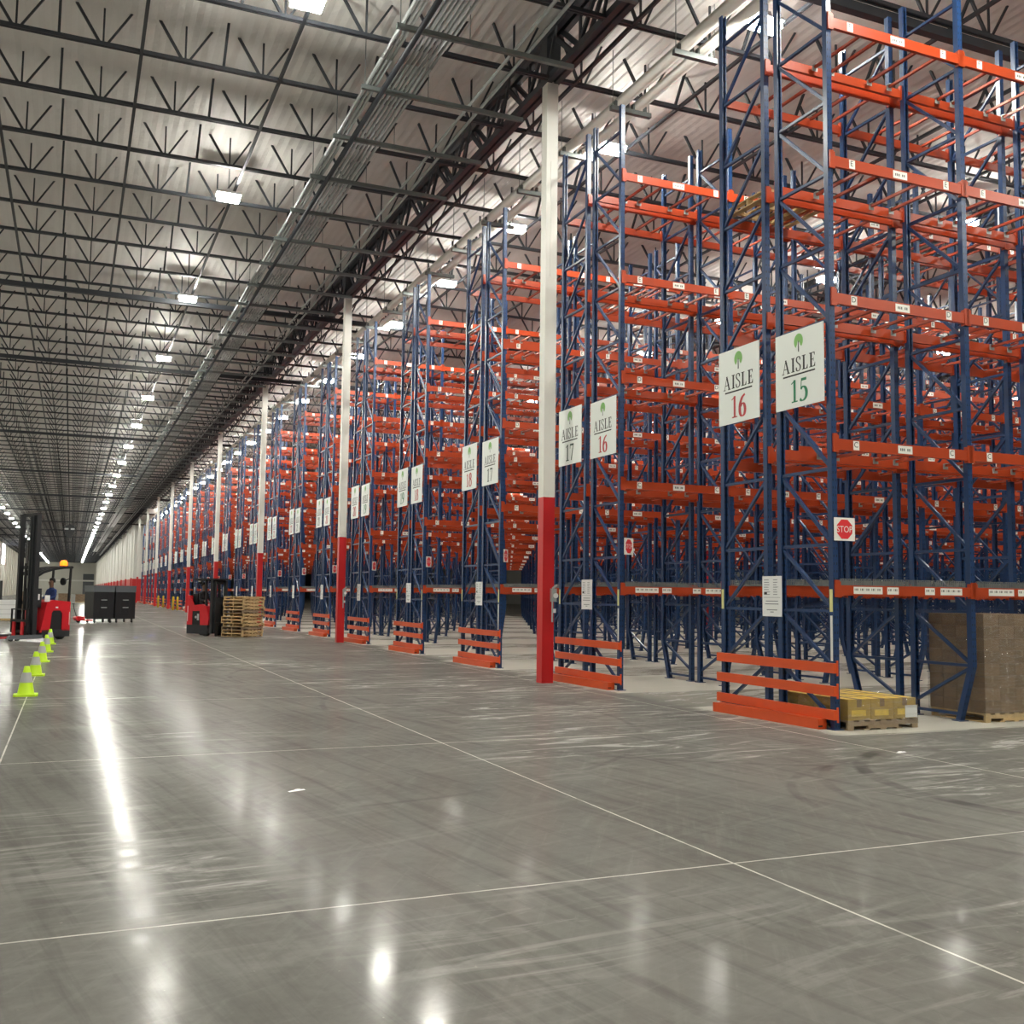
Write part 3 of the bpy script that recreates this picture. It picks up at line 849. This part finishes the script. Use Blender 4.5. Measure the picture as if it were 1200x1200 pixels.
nb_.poly([(-.001,.40,.345),(-.001,.33,.345),(-.001,.33,.315),(-.001,.40,.315)], 2)
ME['notice'] = nb_.mesh('notice', [M['stain'], M['greyink'], M['ink']], recalc=False)
for k in range(NROW):
    build_row(k)
    Y = far_y(k); a, c = 16+k, 15+k
    aisle_sign(c, Y+.08, Y+1.11, 4.40, 5.50, 'white AISLE %d sign hung on the nearer half of the rack end, beside AISLE %d' % (c, a))
    aisle_sign(a, Y+1.50, Y+2.53, 4.40, 5.56, 'white AISLE %d sign hung on the farther half of the rack end, beside AISLE %d' % (a, c))
    o = link('stop_sign', ME['stop'], None, ((9.32 if k == 0 else 9.405), (Y-.022 if k == 0 else Y-.006), 2.50), R((0,32,50,46,52,48)[min(k,5)]))
    tag(o, 'red STOP octagon on a white plate, below the AISLE %d and %d signs' % (a, c), 'sign', 'stop signs at the aisle mouths')
    o = link('notice', ME['notice'], None, (9.295, Y+1.06, 1.46))
    tag(o, 'white printed notice on the rack end below the AISLE %d and %d signs' % (a, c), 'notice', 'notices on the rack ends')

# ---------------------------------------------------------------- pallets and loads
def pallet_mb(l=1.2, w=1.0, mi=0):
    b = MB(); rr = random.Random(5)
    for y in (0, w/2-.019, w-.038):
        b.box(0,.10,y,y+.038,.017,.107,mi); b.box(.34,l-.34,y,y+.038,.017,.107,mi); b.box(l-.10,l,y,y+.038,.017,.107,mi)
        b.box(.10,.34,y,y+.038,.055,.107,mi); b.box(l-.34,l-.10,y,y+.038,.055,.107,mi)
    n = 7
    for i in range(n):
        x = (l-.095)*i/(n-1); b.box(x,x+.095,0,w,.107,.125+rr.uniform(0,.002),mi)
    for i in range(5):
        x = (l-.095)*i/4; b.box(x,x+.095,0,w,0,.017,mi)
    return b
ME['pallet'] = pallet_mb().mesh('wooden_pallet', [M['wood']]); ME['pallet_old'] = pallet_mb().mesh('wooden_pallet', [M['wood_old']])
# stack in front of the red truck
STK = Matrix.Translation((5.98, 39.6, 0)) @ Matrix.Rotation(R(40), 4, 'Z')
rr = random.Random(11)
for i in range(12):
    dx, dy = rr.uniform(-.03,.03), rr.uniform(-.03,.03)
    if i >= 5: dx += .03
    p = STK @ Vector((dx, dy, .127*i+.02))
    lb = 'topmost pale wooden pallet of the stack on the red truck' if i == 11 else 'bottom wooden pallet of the stack on the red truck' if i == 0 else 'wooden pallet, %s from the bottom of the stack on the red truck' % ORD[i]
    o = link('wooden_pallet', ME['pallet'] if i not in (2,7) else ME['pallet_old'], None, p, R(40)+rr.uniform(-.03,.03))
    tag(o, lb, 'pallet', 'stacked wooden pallets')
# single pallet on a high beam
o = link('wooden_pallet', ME['pallet'], None, (9.45, RY0+1.52, 7.82)); tag(o, 'lone wooden pallet lying high on the fourth beam level of the nearest rack', 'pallet')

def carton_load(root, nx, ny, nz, sx, sy, sz, z0, m, solid=False, tape=True, skip=None):
    for k in range(nz):
        for j in range(ny):
            for i in range(nx):
                if 0 < i < nx-1 and 0 < j < ny-1 and k < nz-1: continue
                g = .003; b = MB()
                x0, y0, z = i*sx, j*sy, z0+k*sz
                b.box(x0+g, x0+sx-g, y0+g, y0+sy-g, z, z+sz-.004, 0)
                if tape:
                    b.box(x0+sx/2-.02, x0+sx/2+.02, y0+g-.0008, y0+sy-g+.0008, z+sz*.55, z+sz-.0035, 1)
                b.build('carton', m[(i+j+k) % (len(m)-1):][:1]+[m[-1]] if len(m) > 2 else m, root)
def wrap_mb(x0, x1, y0, y1, z0, z1):
    b = MB(); n = 8
    P = [(x0,y0),(x1,y0),(x1,y1),(x0,y1)]; rr = random.Random(2); rings = []
    for k in range(n+1):
        z = z0+(z1-z0)*k/n; ring = []
        for e in range(4):
            a, c = Vector(P[e]), Vector(P[(e+1)%4])
            for t in range(6):
                q = a.lerp(c, t/6); cen = Vector(((x0+x1)/2, (y0+y1)/2)); q += (q-cen).normalized()*rr.uniform(.004,.014)
                ring.append((q.x, q.y, z))
        rings.append(ring)
    N = len(rings[0])
    for k in range(n):
        for i in range(N):
            j = (i+1) % N; b.poly([rings[k][i], rings[k][j], rings[k+1][j], rings[k+1][i]])
    return b
def wrapped_load(loc, nx, ny, nz, sx, sy, sz, m, label, cat='pallet load', pal='pallet', group=None, wrap=True):
    t = thing('wrapped_pallet_load', label, cat, loc, 0, group)
    p = link('wooden_pallet', ME[pal], t)
    carton_load(t, nx, ny, nz, sx, sy, sz, .128, m)
    if wrap:
        w = wrap_mb(-.012, nx*sx+.012, -.012, ny*sy+.012, .06, .128+nz*sz+.004).build('stretch_wrap', M['wrap'], t)
    return t
wrapped_load((11.97, RY0-.03, 0), 4, 4, 8, .30, .255, .176, [M['carton'], M['carton2'], M['tape']], 'tall wrapped pallet load of brown cartons under the nearest rack, behind its second upright')
t = thing('wrapped_pallet_load', 'low pallet load of yellow printed cartons in the first bay of the nearest rack', 'pallet load', (9.44, RY0-.10, 0))
link('wooden_pallet', ME['pallet_old'], t)
for j in range(4):
    for i in range(3):
        b = MB(); x0, y0 = i*.39+.012, j*.335+.01
        b.box(x0, x0+.384, y0, y0+.328, .128, .40, 0)
        b.box(x0+.02, x0+.36, y0+.03, y0+.30, .40, .402, 1); b.box(x0+.15, x0+.23, y0-.001, y0+.329, .30, .403, 2)
        b.box(x0+.06, x0+.30, y0-.002, y0+.1, .18, .26, 1)
        b.build('carton', [M['ybrown'], M['ycarton'], M['carton2']], t)
b = MB(); b.box(.98,1.19,-.004,.0,.14,.30,0); b.build('load_label', M['stain'], t)
wrap_mb(.0,1.195,-.004,1.36,.06,.41).build('stretch_wrap', M['wrap'], t)
# loads standing far down the open aisle
for i, (x, y, nz, lb) in enumerate(((-1.2,118,6,'far brown carton load on the floor behind the red truck with the tall mast'),
        (.6,150,5,'far brown carton load standing farther down the open aisle'), (2.6,168,5,'far brown carton load beyond the black carts, leftmost of two'),
        (4.4,172,6,'far brown carton load beyond the black carts, rightmost of two'), (-3.9,92,7,'brown carton load at the left beyond the white wrapped load'))):
    wrapped_load((x, y, 0), 4, 3, nz, .30, .333, .2, [M['carton'], M['carton2'], M['tape']], lb, wrap=False, group='far carton loads')
t = thing('wrapped_pallet_load', 'white wrapped pallet load on the floor at the left edge', 'pallet load', (-3.75, 62.0, 0))
link('wooden_pallet', ME['pallet'], t)
b = MB(); b.box(0,1.15,0,1.0,.128,1.05,0); b.box(-.02,1.17,-.02,1.02,1.0,1.12,0)
for z in (.35,.6,.85): b.box(-.008,1.158,-.008,1.008,z,z+.02,1)
b.build('load', [M['stain'], M['collar']], t)

# ---------------------------------------------------------------- cones, bollards, floor scraps
def cone_proto():
    t = thing('traffic_cone', 'x', 'traffic cone')
    b = MB(); w = .18
    b.prism([(-w,-w+.04),(-w+.04,-w),(w-.04,-w),(w,-w+.04),(w,w-.04),(w-.04,w),(-w+.04,w),(-w,w-.04)], 0, .03, 'z', 0)
    b.build('base', M['lime'], t)
    c = MB(); c.lathe([(.135,.03,0),(.125,.045,0),(.094,.215,0),(.060,.375,0),(.040,.47,0),(.030,.475,0),(.028,.44,0)], 24)
    o = c.build('cone_body', M['lime'], t, smooth=True)
    c = MB(); c.lathe([(.098,.215),(.064,.375)], 24); c.build('reflective_collar', M['collar'], t, smooth=True)
    return t
cp = cone_proto()
for i, y in enumerate((18.5, 22.75, 27.0, 31.2, 35.6)):
    lb = ('nearest','second nearest','middle','second farthest','farthest')[i]+' lime traffic cone with a grey collar, of the row on the floor line'
    if i == 0: o = cp; o.location = (-.6, y, 0); o['label'] = lb; o['group'] = 'lime traffic cones'
    else: o = dup(cp, (-.6+.016*i, y, 0), None, lb, 'lime traffic cones')
b = MB(); b.lathe([(.001,0),(.09,0),(.09,1.12),(.075,1.19),(.03,1.22),(.001,1.225)], 16); bmm = b.mesh('bollard', [M['yellow']], True)
for i, (x, y) in enumerate(((8.45,113.5),(8.95,113.6),(8.5,97.0),(8.9,97.3))):
    tag(link('bollard', bmm, None, (x, y, 0)), ('far-away left','far-away right','nearer left','nearer right')[i]+' yellow bollard standing between the red column bases', 'bollard', 'yellow bollards by the columns')
for i, (x, y, s, r_, lb) in enumerate(((1.88,9.06,.16,.3,'small white paper strip on the floor joint, in the middle of the open floor'), (8.7,9.05,.16,.2,'small white paper scrap on the floor before the yellow carton load'))):
    b = MB(); b.poly([(-s/2,-.02,.003),(s/2,-.012,.003),(s/2,.02,.006),(0,.03,.008),(-s/2,.018,.003)]); b.poly([(s*.1,.02,.006),(s*.35,.03,.009),(s*.28,.07,.004),(s*.05,.06,.004)])
    tag(b.build('paper_scrap', M['stain'], loc=(x,y,0), rz=r_), lb, 'paper')
# speaker cluster hung from the roof far down the aisle
t = thing('hanging_speaker', 'black tapered speaker box hung on wires from the roof over the far open aisle', 'speaker', (-.45, 140, 8.2))
b = MB(); b.prism([(-.75,1.25),(0,1.75),(.75,1.25),(.22,0),(-.22,0)], -.45, .45, 'y', 0); b.build('speaker_box', M['black'], t)
b = MB(); b.box(-.62,-.15,-.47,-.45,1.0,1.2,0); b.box(.1,.55,-.47,-.45,1.0,1.2,0); b.build('speaker_label', M['collar'], t)
b = MB(); b.tube((-.6,0,1.3),(-.1,0,4.1),.02,5); b.tube((.6,0,1.3),(.1,0,4.1),.02,5); b.build('hanging_wire', M['galv_dull'], t)

# ---------------------------------------------------------------- black carts
def cart_mesh_parts(t):
    b = MB(); b.box(-.52,.52,-.55,.55,.20,1.62,0)
    for z in (.55,.95,1.35):
        b.box(-.53,.53,-.56,.56,z,z+.03,0)
    for x in (-.53,-.18,.18,.53): b.box(x-.02,x+.02,-.565,.565,.2,1.6,0)
    b.build('bin_body', M['black'], t)
    b = MB(); b.box(-.56,.56,-.59,.59,1.62,1.95,0); b.box(-.57,.57,-.60,.60,1.90,1.96,0); b.build('lid', M['grey_lid'], t)
    for z in (.8,1.2):
        b = MB(); b.bar((-.15,-.60,z),(.15,-.60,z),.03,.05); b.box(-.15,-.12,-.60,-.55,z-.02,z+.02); b.box(.12,.15,-.60,-.55,z-.02,z+.02); b.build('handle', M['galv'], t)
    for x in (-.42,.42):
        for y in (-.45,.45):
            b = MB(); b.tube((x-.03,y,.08),(x+.03,y,.08),.08,12,0); b.box(x-.04,x+.04,y-.03,y+.03,.08,.2,0); b.build('caster', M['rubber'], t)
ct = thing('roll_cart', 'x', 'cart'); cart_mesh_parts(ct)
for i, (x, y, lb) in enumerate(((1.42,58.9,'black bin cart with a grey lid, left of the pair in mid aisle'), (2.51,59.34,'black bin cart with a grey lid, right of the pair in mid aisle'))):
    if i == 0: o = ct; o.location = (x,y,0); o.rotation_euler.z = R(22); o['label'] = lb; o['group'] = 'black bin carts'
    else: dup(ct, (x,y,0), R(22), lb, 'black bin carts')
t = thing('pallet_jack', 'red pallet jack poking out left of the black bin carts', 'pallet jack', (.52, 58.6, 0), R(22))
b = MB(); b.box(-.22,.12,-.28,.28,.10,.34,0); b.prism([(-.22,.1),(-.32,.2),(-.32,.28),(-.22,.34)], -.2, .2, 'y', 0); b.build('chassis', M['truck_red'], t)
b = MB(); b.tube((-.1,-.06,.09),(-.1,.06,.09),.09,14); b.build('wheel', M['rubber'], t)
for s in (-.2,.2):
    b = MB(); b.box(.12,.55,s-.07,s+.07,.10,.16); b.build('fork', M['truck_red'], t)
b = MB(); b.path([(-.2,0,.3),(-.36,0,.75),(-.40,0,1.0)], .02); b.tube((-.40,-.14,1.0),(-.40,.14,1.0),.02); b.build('tiller', M['black'], t)

# ---------------------------------------------------------------- people
def skin_mesh(verts, edges, radii, root=0, sub=2):
    me = bpy.data.meshes.new('body'); me.from_pydata(verts, edges, [])
    o = bpy.data.objects.new('tmp_body', me); COL.objects.link(o)
    md = o.modifiers.new('s', 'SKIN'); md.use_smooth_shade = True
    for i, r in enumerate(radii):
        sv = me.skin_vertices[0].data[i]; sv.radius = (r, r) if not isinstance(r, tuple) else r
        sv.use_root = (i == root)
    m2 = o.modifiers.new('u', 'SUBSURF'); m2.levels = sub; m2.render_levels = sub
    dg = bpy.context.evaluated_depsgraph_get()
    out = bpy.data.meshes.new_from_object(o.evaluated_get(dg))
    bpy.data.objects.remove(o); bpy.data.meshes.remove(me)
    return out
def person(label, loc, rz, shirt):
    """standing operator, hands forward on the controls; faces +x"""
    V = []; E = []; Rd = []
    def v(p, r, frm=None):
        V.append(p); Rd.append(r)
        if frm is not None: E.append((frm, len(V)-1))
        return len(V)-1
    pel = v((0,0,.95), (.15,.11)); wai = v((0,0,1.10), (.135,.10), pel); che = v((.01,0,1.30), (.165,.115), wai)
    ned = v((.01,0,1.45), (.085,.075), che); nek = v((.02,0,1.53), (.056,.056), ned); hd0 = v((.035,0,1.61), (.078,.085), nek); hd1 = v((.03,0,1.70), (.082,.098), hd0); hd2 = v((.02,0,1.765), (.06,.07), hd1)
    for s in (-1, 1):
        sh = v((0,.19*s,1.41), .062, che); el = v((.06,.25*s,1.15), .046, sh); wr = v((.28,.17*s,1.10), .030, el); pa = v((.345,.155*s,1.095), (.040,.022), wr)
        for q, (dy, ln) in enumerate(((-.03,.05),(-.01,.06),(.01,.057),(.03,.045))):
            f1 = v((.385,.155*s+dy,1.095), .0095, pa); f2 = v((.385+ln*.6,.155*s+dy*1.1,1.082), .0088, f1); v((.385+ln*.75,.155*s+dy*1.1,1.055), .008, f2)
        t1 = v((.345,.155*s-.05*s,1.085), .011, pa); v((.38,.155*s-.062*s,1.065), .009, t1)
        hp = v((0,.095*s,.88), .088, pel); kn = v((.02,.10*s,.50), .060, hp); an = v((-.01,.10*s,.10), .042, kn); v((.13,.105*s,.045), (.045,.035), an)
    me = skin_mesh(V, E, Rd, 0, 1)
    for m in (M['skin'], shirt, M['pants'], M['rubber']): me.materials.append(m)
    for p in me.polygons:
        c = p.center; k = 0
        if c.z < .09: k = 3
        elif c.z < .97: k = 2
        elif c.z < 1.475 and not (c.x > .24 and c.z < 1.2): k = 1
        p.material_index = k; p.use_smooth = True
    o = link('person', me, None, loc, rz); tag(o, label, 'person')
    h = MB(); prof = [(.098,1.66),(.104,1.70),(.101,1.75),(.085,1.795),(.05,1.825),(.001,1.833)]
    h.lathe(prof, 18, (-.005,0,0)); hm_ = h.build('hair', M['hair'], o, smooth=True)
    for vv in hm_.data.vertices:
        if vv.co.x > .02 and vv.co.z < 1.735: vv.co.x = .02
    f = MB()
    for s in (-1, 1):
        f.lathe([(.001,-.010),(.011,-.004),(.011,.004),(.001,.010)], 8, (.112,.033*s,1.685), 0); f.lathe([(.001,-.005),(.006,0),(.001,.005)], 6, (.121,.033*s,1.685), 1)
        f.lathe([(.001,-.03),(.016,-.012),(.018,.012),(.001,.03)], 8, (.03,.092*s,1.675), 2)
    f.bar((.118,0,1.685),(.142,0,1.645),.022,.022,2); f.box(.108,.122,-.024,.024,1.60,1.612,3)
    f.build('face', [M['eye'], M['ink'], M['skin'], M['lips']], o, smooth=True)
    return o

# ---------------------------------------------------------------- lift trucks (local +x = forks)
def wheel(t, x, y, r, w, name='wheel'):
    b = MB(); b.tube((x,y-w/2,r),(x,y+w/2,r),r,20,0); b.tube((x,y-w/2-.005,r),(x,y+w/2+.005,r),r*.55,14,1)
    return b.build(name, [M['rubber'], M['charcoal']], t)
# tall reach truck at the left
TR = (-.94, 39.0, 0); TA = PI+R(38)
t = thing('reach_truck', 'red stand-up reach truck with a tall black mast, behind the lime cones', 'forklift', TR, TA)
b = MB()                           # power unit: low skirt, side panels with an operator opening, slanted nose
W = .53
b.box(-.80,.30,-W,W,.10,.34,1)
b.prism([(-.80,.30),(-.48,.30),(-.48,.90),(-.40,1.0),(-.12,1.0),(-.06,.92),(.0,.26),(.36,.26),(.14,1.28),(-.10,1.36),(-.80,1.30)], -W, -W+.07, 'y', 0)
b.prism([(-.80,.34),(.34,.34),(.14,1.28),(-.10,1.36),(-.80,1.30)], W-.07, W, 'y', 0)
b.prism([(.28,.34),(.34,.34),(.14,1.28),(-.10,1.36),(-.12,1.30),(.09,1.24)], -W+.07, W-.07, 'y', 0)
b.box(-.80,-.74,-W+.07,W-.07,.34,1.30,0)
b.box(-.74,.1,-.1,W-.07,.34,1.22,1)
b.build('power_unit', [M['truck_red'], M['charcoal']], t)
b = MB(); b.box(-.48,.0,-W+.03,-W+.09,.28,1.0,0); b.build('operator_opening', M['black'], t)
b = MB(); b.box(-.775,-.755,-W-.004,-W,.50,.95,0); b.build('side_stripe', M['stain'], t)
b = MB(); b.box(-.30,-.20,-W-.004,-W,1.08,1.13,0); b.build('side_lettering', M['stain'], t)
wheel(t, -.58, -.30, .16, .16); wheel(t, -.58, .34, .16, .16)
for s in (-1, 1):
    b = MB(); b.box(.30,1.45,s*.50-.07,s*.50+.07,.06,.19,0); b.prism([(1.45,.06),(1.56,.06),(1.50,.17),(1.45,.19)], s*.50-.07, s*.50+.07, 'y', 0)
    l = b.build('outrigger', M['grey_lid'], t)
    for x in (1.2, 1.42): 
        q = MB(); q.tube((x,s*.5-.045,.075),(x,s*.5+.045,.075),.075,14); q.build('load_wheel', M['rubber'], l)
mz = 4.28
for s in (-1, 1):
    b = MB()
    b.box(.46,.62,s*.42-.05,s*.42+.05,.08,mz,0); b.box(.50,.68,s*.33-.035,s*.33+.035,.12,mz-.05,0); b.box(.56,.72,s*.26-.03,s*.26+.03,.16,mz-.1,0)
    b.build('mast_rail', M['charcoal'], t)
b = MB()
for z in (.35,1.2,2.4,3.3,4.2): b.box(.45,.50,-.45,.45,z,z+.12,0)
b.build('mast_cross_member', M['charcoal'], t)
for s in (-.12,.12):
    b = MB(); b.tube((.55,s,.3),(.55,s,2.6),.045,10,0); b.tube((.55,s,2.6),(.55,s,3.9),.028,10,1); b.build('lift_cylinder', [M['black'], M['galv']], t)
b = MB(); b.path([(.60,.03,.9),(.62,.03,2.2),(.60,.05,3.6)], .018, 6); b.path([(.60,-.05,1.0),(.63,-.05,2.0),(.60,-.05,3.4)], .018, 6); b.build('mast_hose', M['black'], t)
b = MB(); b.box(.74,.80,-.45,.45,.25,.35,0); b.box(.74,.80,-.45,.45,.60,.70,0)
for y in (-.43,-.15,.15,.43): b.box(.74,.79,y-.02,y+.02,.25,1.05,0)
b.box(.74,.79,-.45,.45,1.02,1.06,0); b.build('carriage', M['black'], t)
for s in (-.22,.22):
    b = MB(); b.box(.80,.85,s-.06,s+.06,.08,.62,0); b.prism([(.80,.08),(1.85,.08),(1.85,.095),(.85,.13),(.80,.13)], s-.06, s+.06, 'y', 0); b.build('fork', M['truck_red'], t)
b = MB()                            # overhead guard sweeping back from the mast
pr = [(.50,2.18),(.30,2.30),(-.10,2.42),(-.50,2.48),(-.86,2.50)]
for (xa, za), (xb, zb) in zip(pr[:-1], pr[1:]):
    for y in (-.46,-.23,0,.23,.46): b.bar((xa,y,za),(xb,y,zb),.05,.09,0)
for (x, z) in pr[1:]: b.bar((x,-.48,z),(x,.48,z),.06,.05,0)
b.build('overhead_guard', M['black'], t)
for s in (-.46,.46):
    b = MB(); b.bar((-.76,s,1.28),(-.80,s,2.48),.06,.06,0,(1,0,0)); b.build('guard_post', M['black'], t)
b = MB(); b.box(-.2,.14,-.40,.40,1.34,2.05,0); b.build('control_console', M['charcoal'], t) if False else None
b = MB(); b.box(.20,.42,-.30,.30,1.1,1.75,0); b.build('control_console', M['charcoal'], t)
for y, z in ((-.31,1.35),(-.31,1.6)):
    pass
b = MB(); b.box(.28,.40,-.315,-.302,1.36,1.56,0); b.box(.05,.25,-.545,-.532,1.30,1.52,0); b.build('paper_sheet', M['stain'], t)
b = MB(); b.lathe([(.13,0),(.13,.03),(.001,.03)], 14, (-.62,-.30,2.52), 1); b.lathe([(.12,.03),(.13,.12),(.10,.20),(.001,.23)], 14, (-.62,-.30,2.52), 0); b.build('beacon', [M['amber'], M['black']], t, smooth=True)
b = MB(); b.tube((-.66,-.30,2.0),(-.60,-.30,2.0),.13,14); b.bar((-.63,-.30,2.0),(-.76,-.44,2.1),.03,.03); b.build('cab_fan', M['black'], t)
for ch in list(t.children)+[g for c_ in t.children for g in c_.children]:      # operator side towards the open floor
    for v_ in ch.data.vertices: v_.co.y = -v_.co.y
    ch.data.flip_normals()
person('operator in a navy shirt standing in the tall red reach truck', (TR[0]-.42*math.cos(TA), TR[1]-.42*math.sin(TA), .30), TA, M['bshirt'])
# smaller red truck carrying the pallet stack
T2 = (4.95, 41.72, 0); A2 = R(-50)
t = thing('pallet_truck', 'red stand-up lift truck holding the stack of wooden pallets', 'forklift', T2, A2)
b = MB()
b.box(-.62,.42,-.45,.45,.08,.42,1)
b.prism([(-.62,.42),(-.36,.42),(-.36,.95),(.02,.97),(.06,.42),(.45,.42),(.50,.70),(.36,1.15),(.10,1.22),(-.28,1.18),(-.52,1.55),(-.62,1.58)], -.45, -.39, 'y', 0)
b.prism([(-.62,.42),(.45,.42),(.50,.70),(.36,1.15),(.10,1.22),(-.28,1.18),(-.52,1.55),(-.62,1.58)], .39, .45, 'y', 0)
b.box(-.62,-.56,-.39,.39,.42,1.56,0); b.prism([(.40,.42),(.45,.42),(.50,.70),(.36,1.15),(.10,1.22),(.10,1.16),(.32,1.10),(.44,.70)], -.39, .39, 'y', 0)
b.box(-.56,.40,.0,.39,.42,1.12,1)
b.build('power_unit', [M['truck_red'], M['charcoal']], t)
b = MB(); b.box(-.36,.04,-.43,-.40,.42,.95,0); b.build('operator_opening', M['black'], t)
b = MB(); b.box(-.60,-.575,-.455,-.451,.55,1.15,0); b.build('side_stripe', M['stain'], t)
b = MB(); b.box(-.52,-.30,-.25,.30,1.18,1.62,0); b.build('back_pad', M['black'], t)
b = MB(); b.tube((-.18,-.40,.72),(-.18,-.44,.72),.05,10); b.box(-.1,-.02,-.455,-.43,.6,.85,0); b.build('control_panel', M['collar'], t)
wheel(t, .30, -.36, .17, .14); wheel(t, -.42, .2, .15, .14); wheel(t, .30, .36, .17, .14)
for s in (-1, 1):
    b = MB(); b.box(.50,.62,s*.36-.05,s*.36+.05,.1,2.15,0); b.box(.56,.68,s*.28-.035,s*.28+.035,.12,2.1,0); b.build('mast_rail', M['charcoal'], t)
b = MB()
for z in (.4,1.2,2.0): b.box(.50,.56,-.40,.40,z,z+.12,0)
b.box(.46,.50,-.34,.34,.5,1.5,0); b.build('mast_cross_member', M['charcoal'], t)
b = MB(); b.box(-.30,.72,-.45,.45,2.16,2.22,0)
for x in (-.2,.0,.2,.4): b.box(x,x+.06,-.45,.45,2.12,2.16,0)
b.build('overhead_guard', M['black'], t)
for s in (-.36,.36):
    b = MB(); b.bar((.28,s,1.1),(.22,s,2.14),.07,.07,0,(1,0,0)); b.build('guard_post', M['black'], t)
for s in (-.25,.25):
    b = MB(); b.box(.68,.73,s-.06,s+.06,.02,.5,0); b.box(.70,1.72,s-.06,s+.06,.0,.018,0); b.build('fork', M['black'], t)
b = MB(); b.tube((-.32,.0,2.10),(-.40,.0,2.04),.06,12); b.build('blue_spotlight', M['charcoal'], t)
for k_, gx_ in enumerate(((2.35,40.3),(2.88,41.9))):          # the truck's blue floor spots
    ld = bpy.data.lights.new('blue_floor_spot', 'SPOT'); ld.color = (.08,.12,1); ld.energy = 4500; ld.spot_size = R(7); ld.spot_blend = .5; ld.shadow_soft_size = .03
    lo = bpy.data.objects.new('blue_floor_spot', ld); COL.objects.link(lo)
    p0 = Matrix.Translation(T2) @ Matrix.Rotation(A2, 4, 'Z') @ Vector((-.45, .1*k_, 2.02)); lo.location = p0
    lo.rotation_euler = (Vector((gx_[0], gx_[1], 0))-p0).to_track_quat('-Z', 'Y').to_euler()
c2 = Matrix.Translation(T2) @ Matrix.Rotation(A2, 4, 'Z')
p2 = c2 @ Vector((-.12,-.12,.24))
person('operator in a black jacket standing in the red truck with the pallet stack', p2, A2, M['kshirt'])
# part of a third red truck at the far left edge
t = thing('pallet_truck', 'far red lift truck cut by the left edge, behind the white wrapped load', 'forklift', (-6.1, 96.0, 0), R(15))
b = MB(); b.box(-.6,.6,-.45,.45,.1,.45,1); b.prism([(-.6,.45),(.6,.45),(.5,1.3),(-.6,1.5)], -.45, .45, 'y', 0); b.build('power_unit', [M['truck_red'], M['charcoal']], t)
b = MB(); b.box(.6,.75,-.40,-.28,.1,2.4,0); b.box(.6,.75,.28,.40,.1,2.4,0); b.box(.62,.7,-.4,.4,2.2,2.4,0); b.build('mast_rail', M['charcoal'], t)
b = MB(); b.box(-.5,.7,-.45,.45,2.2,2.26,0); b.bar((-.5,-.4,1.4),(-.45,-.4,2.2),.06,.06); b.bar((-.5,.4,1.4),(-.45,.4,2.2),.06,.06); b.build('overhead_guard', M['black'], t)
wheel(t, -.4, -.3, .16, .14); wheel(t, .4, -.36, .16, .14)

# ---------------------------------------------------------------- world and view
w = bpy.data.worlds.new('world'); sc.world = w; w.use_nodes = True
w.node_tree.nodes['Background'].inputs[0].default_value = (.6,.62,.65,1); w.node_tree.nodes['Background'].inputs[1].default_value = .05
sc.view_settings.view_transform = 'Standard'; sc.view_settings.look = 'None'; sc.view_settings.gamma = 1
sc.view_settings.exposure = .36; sc.view_settings.use_curve_mapping = False
cy = sc.cycles
cy.use_denoising = True; cy.max_bounces = 6; cy.diffuse_bounces = 4; cy.glossy_bounces = 3; cy.transparent_max_bounces = 12
cy.sample_clamp_indirect = 8; cy.caustics_reflective = False; cy.caustics_refractive = False
try: cy.use_light_tree = True
except Exception: pass
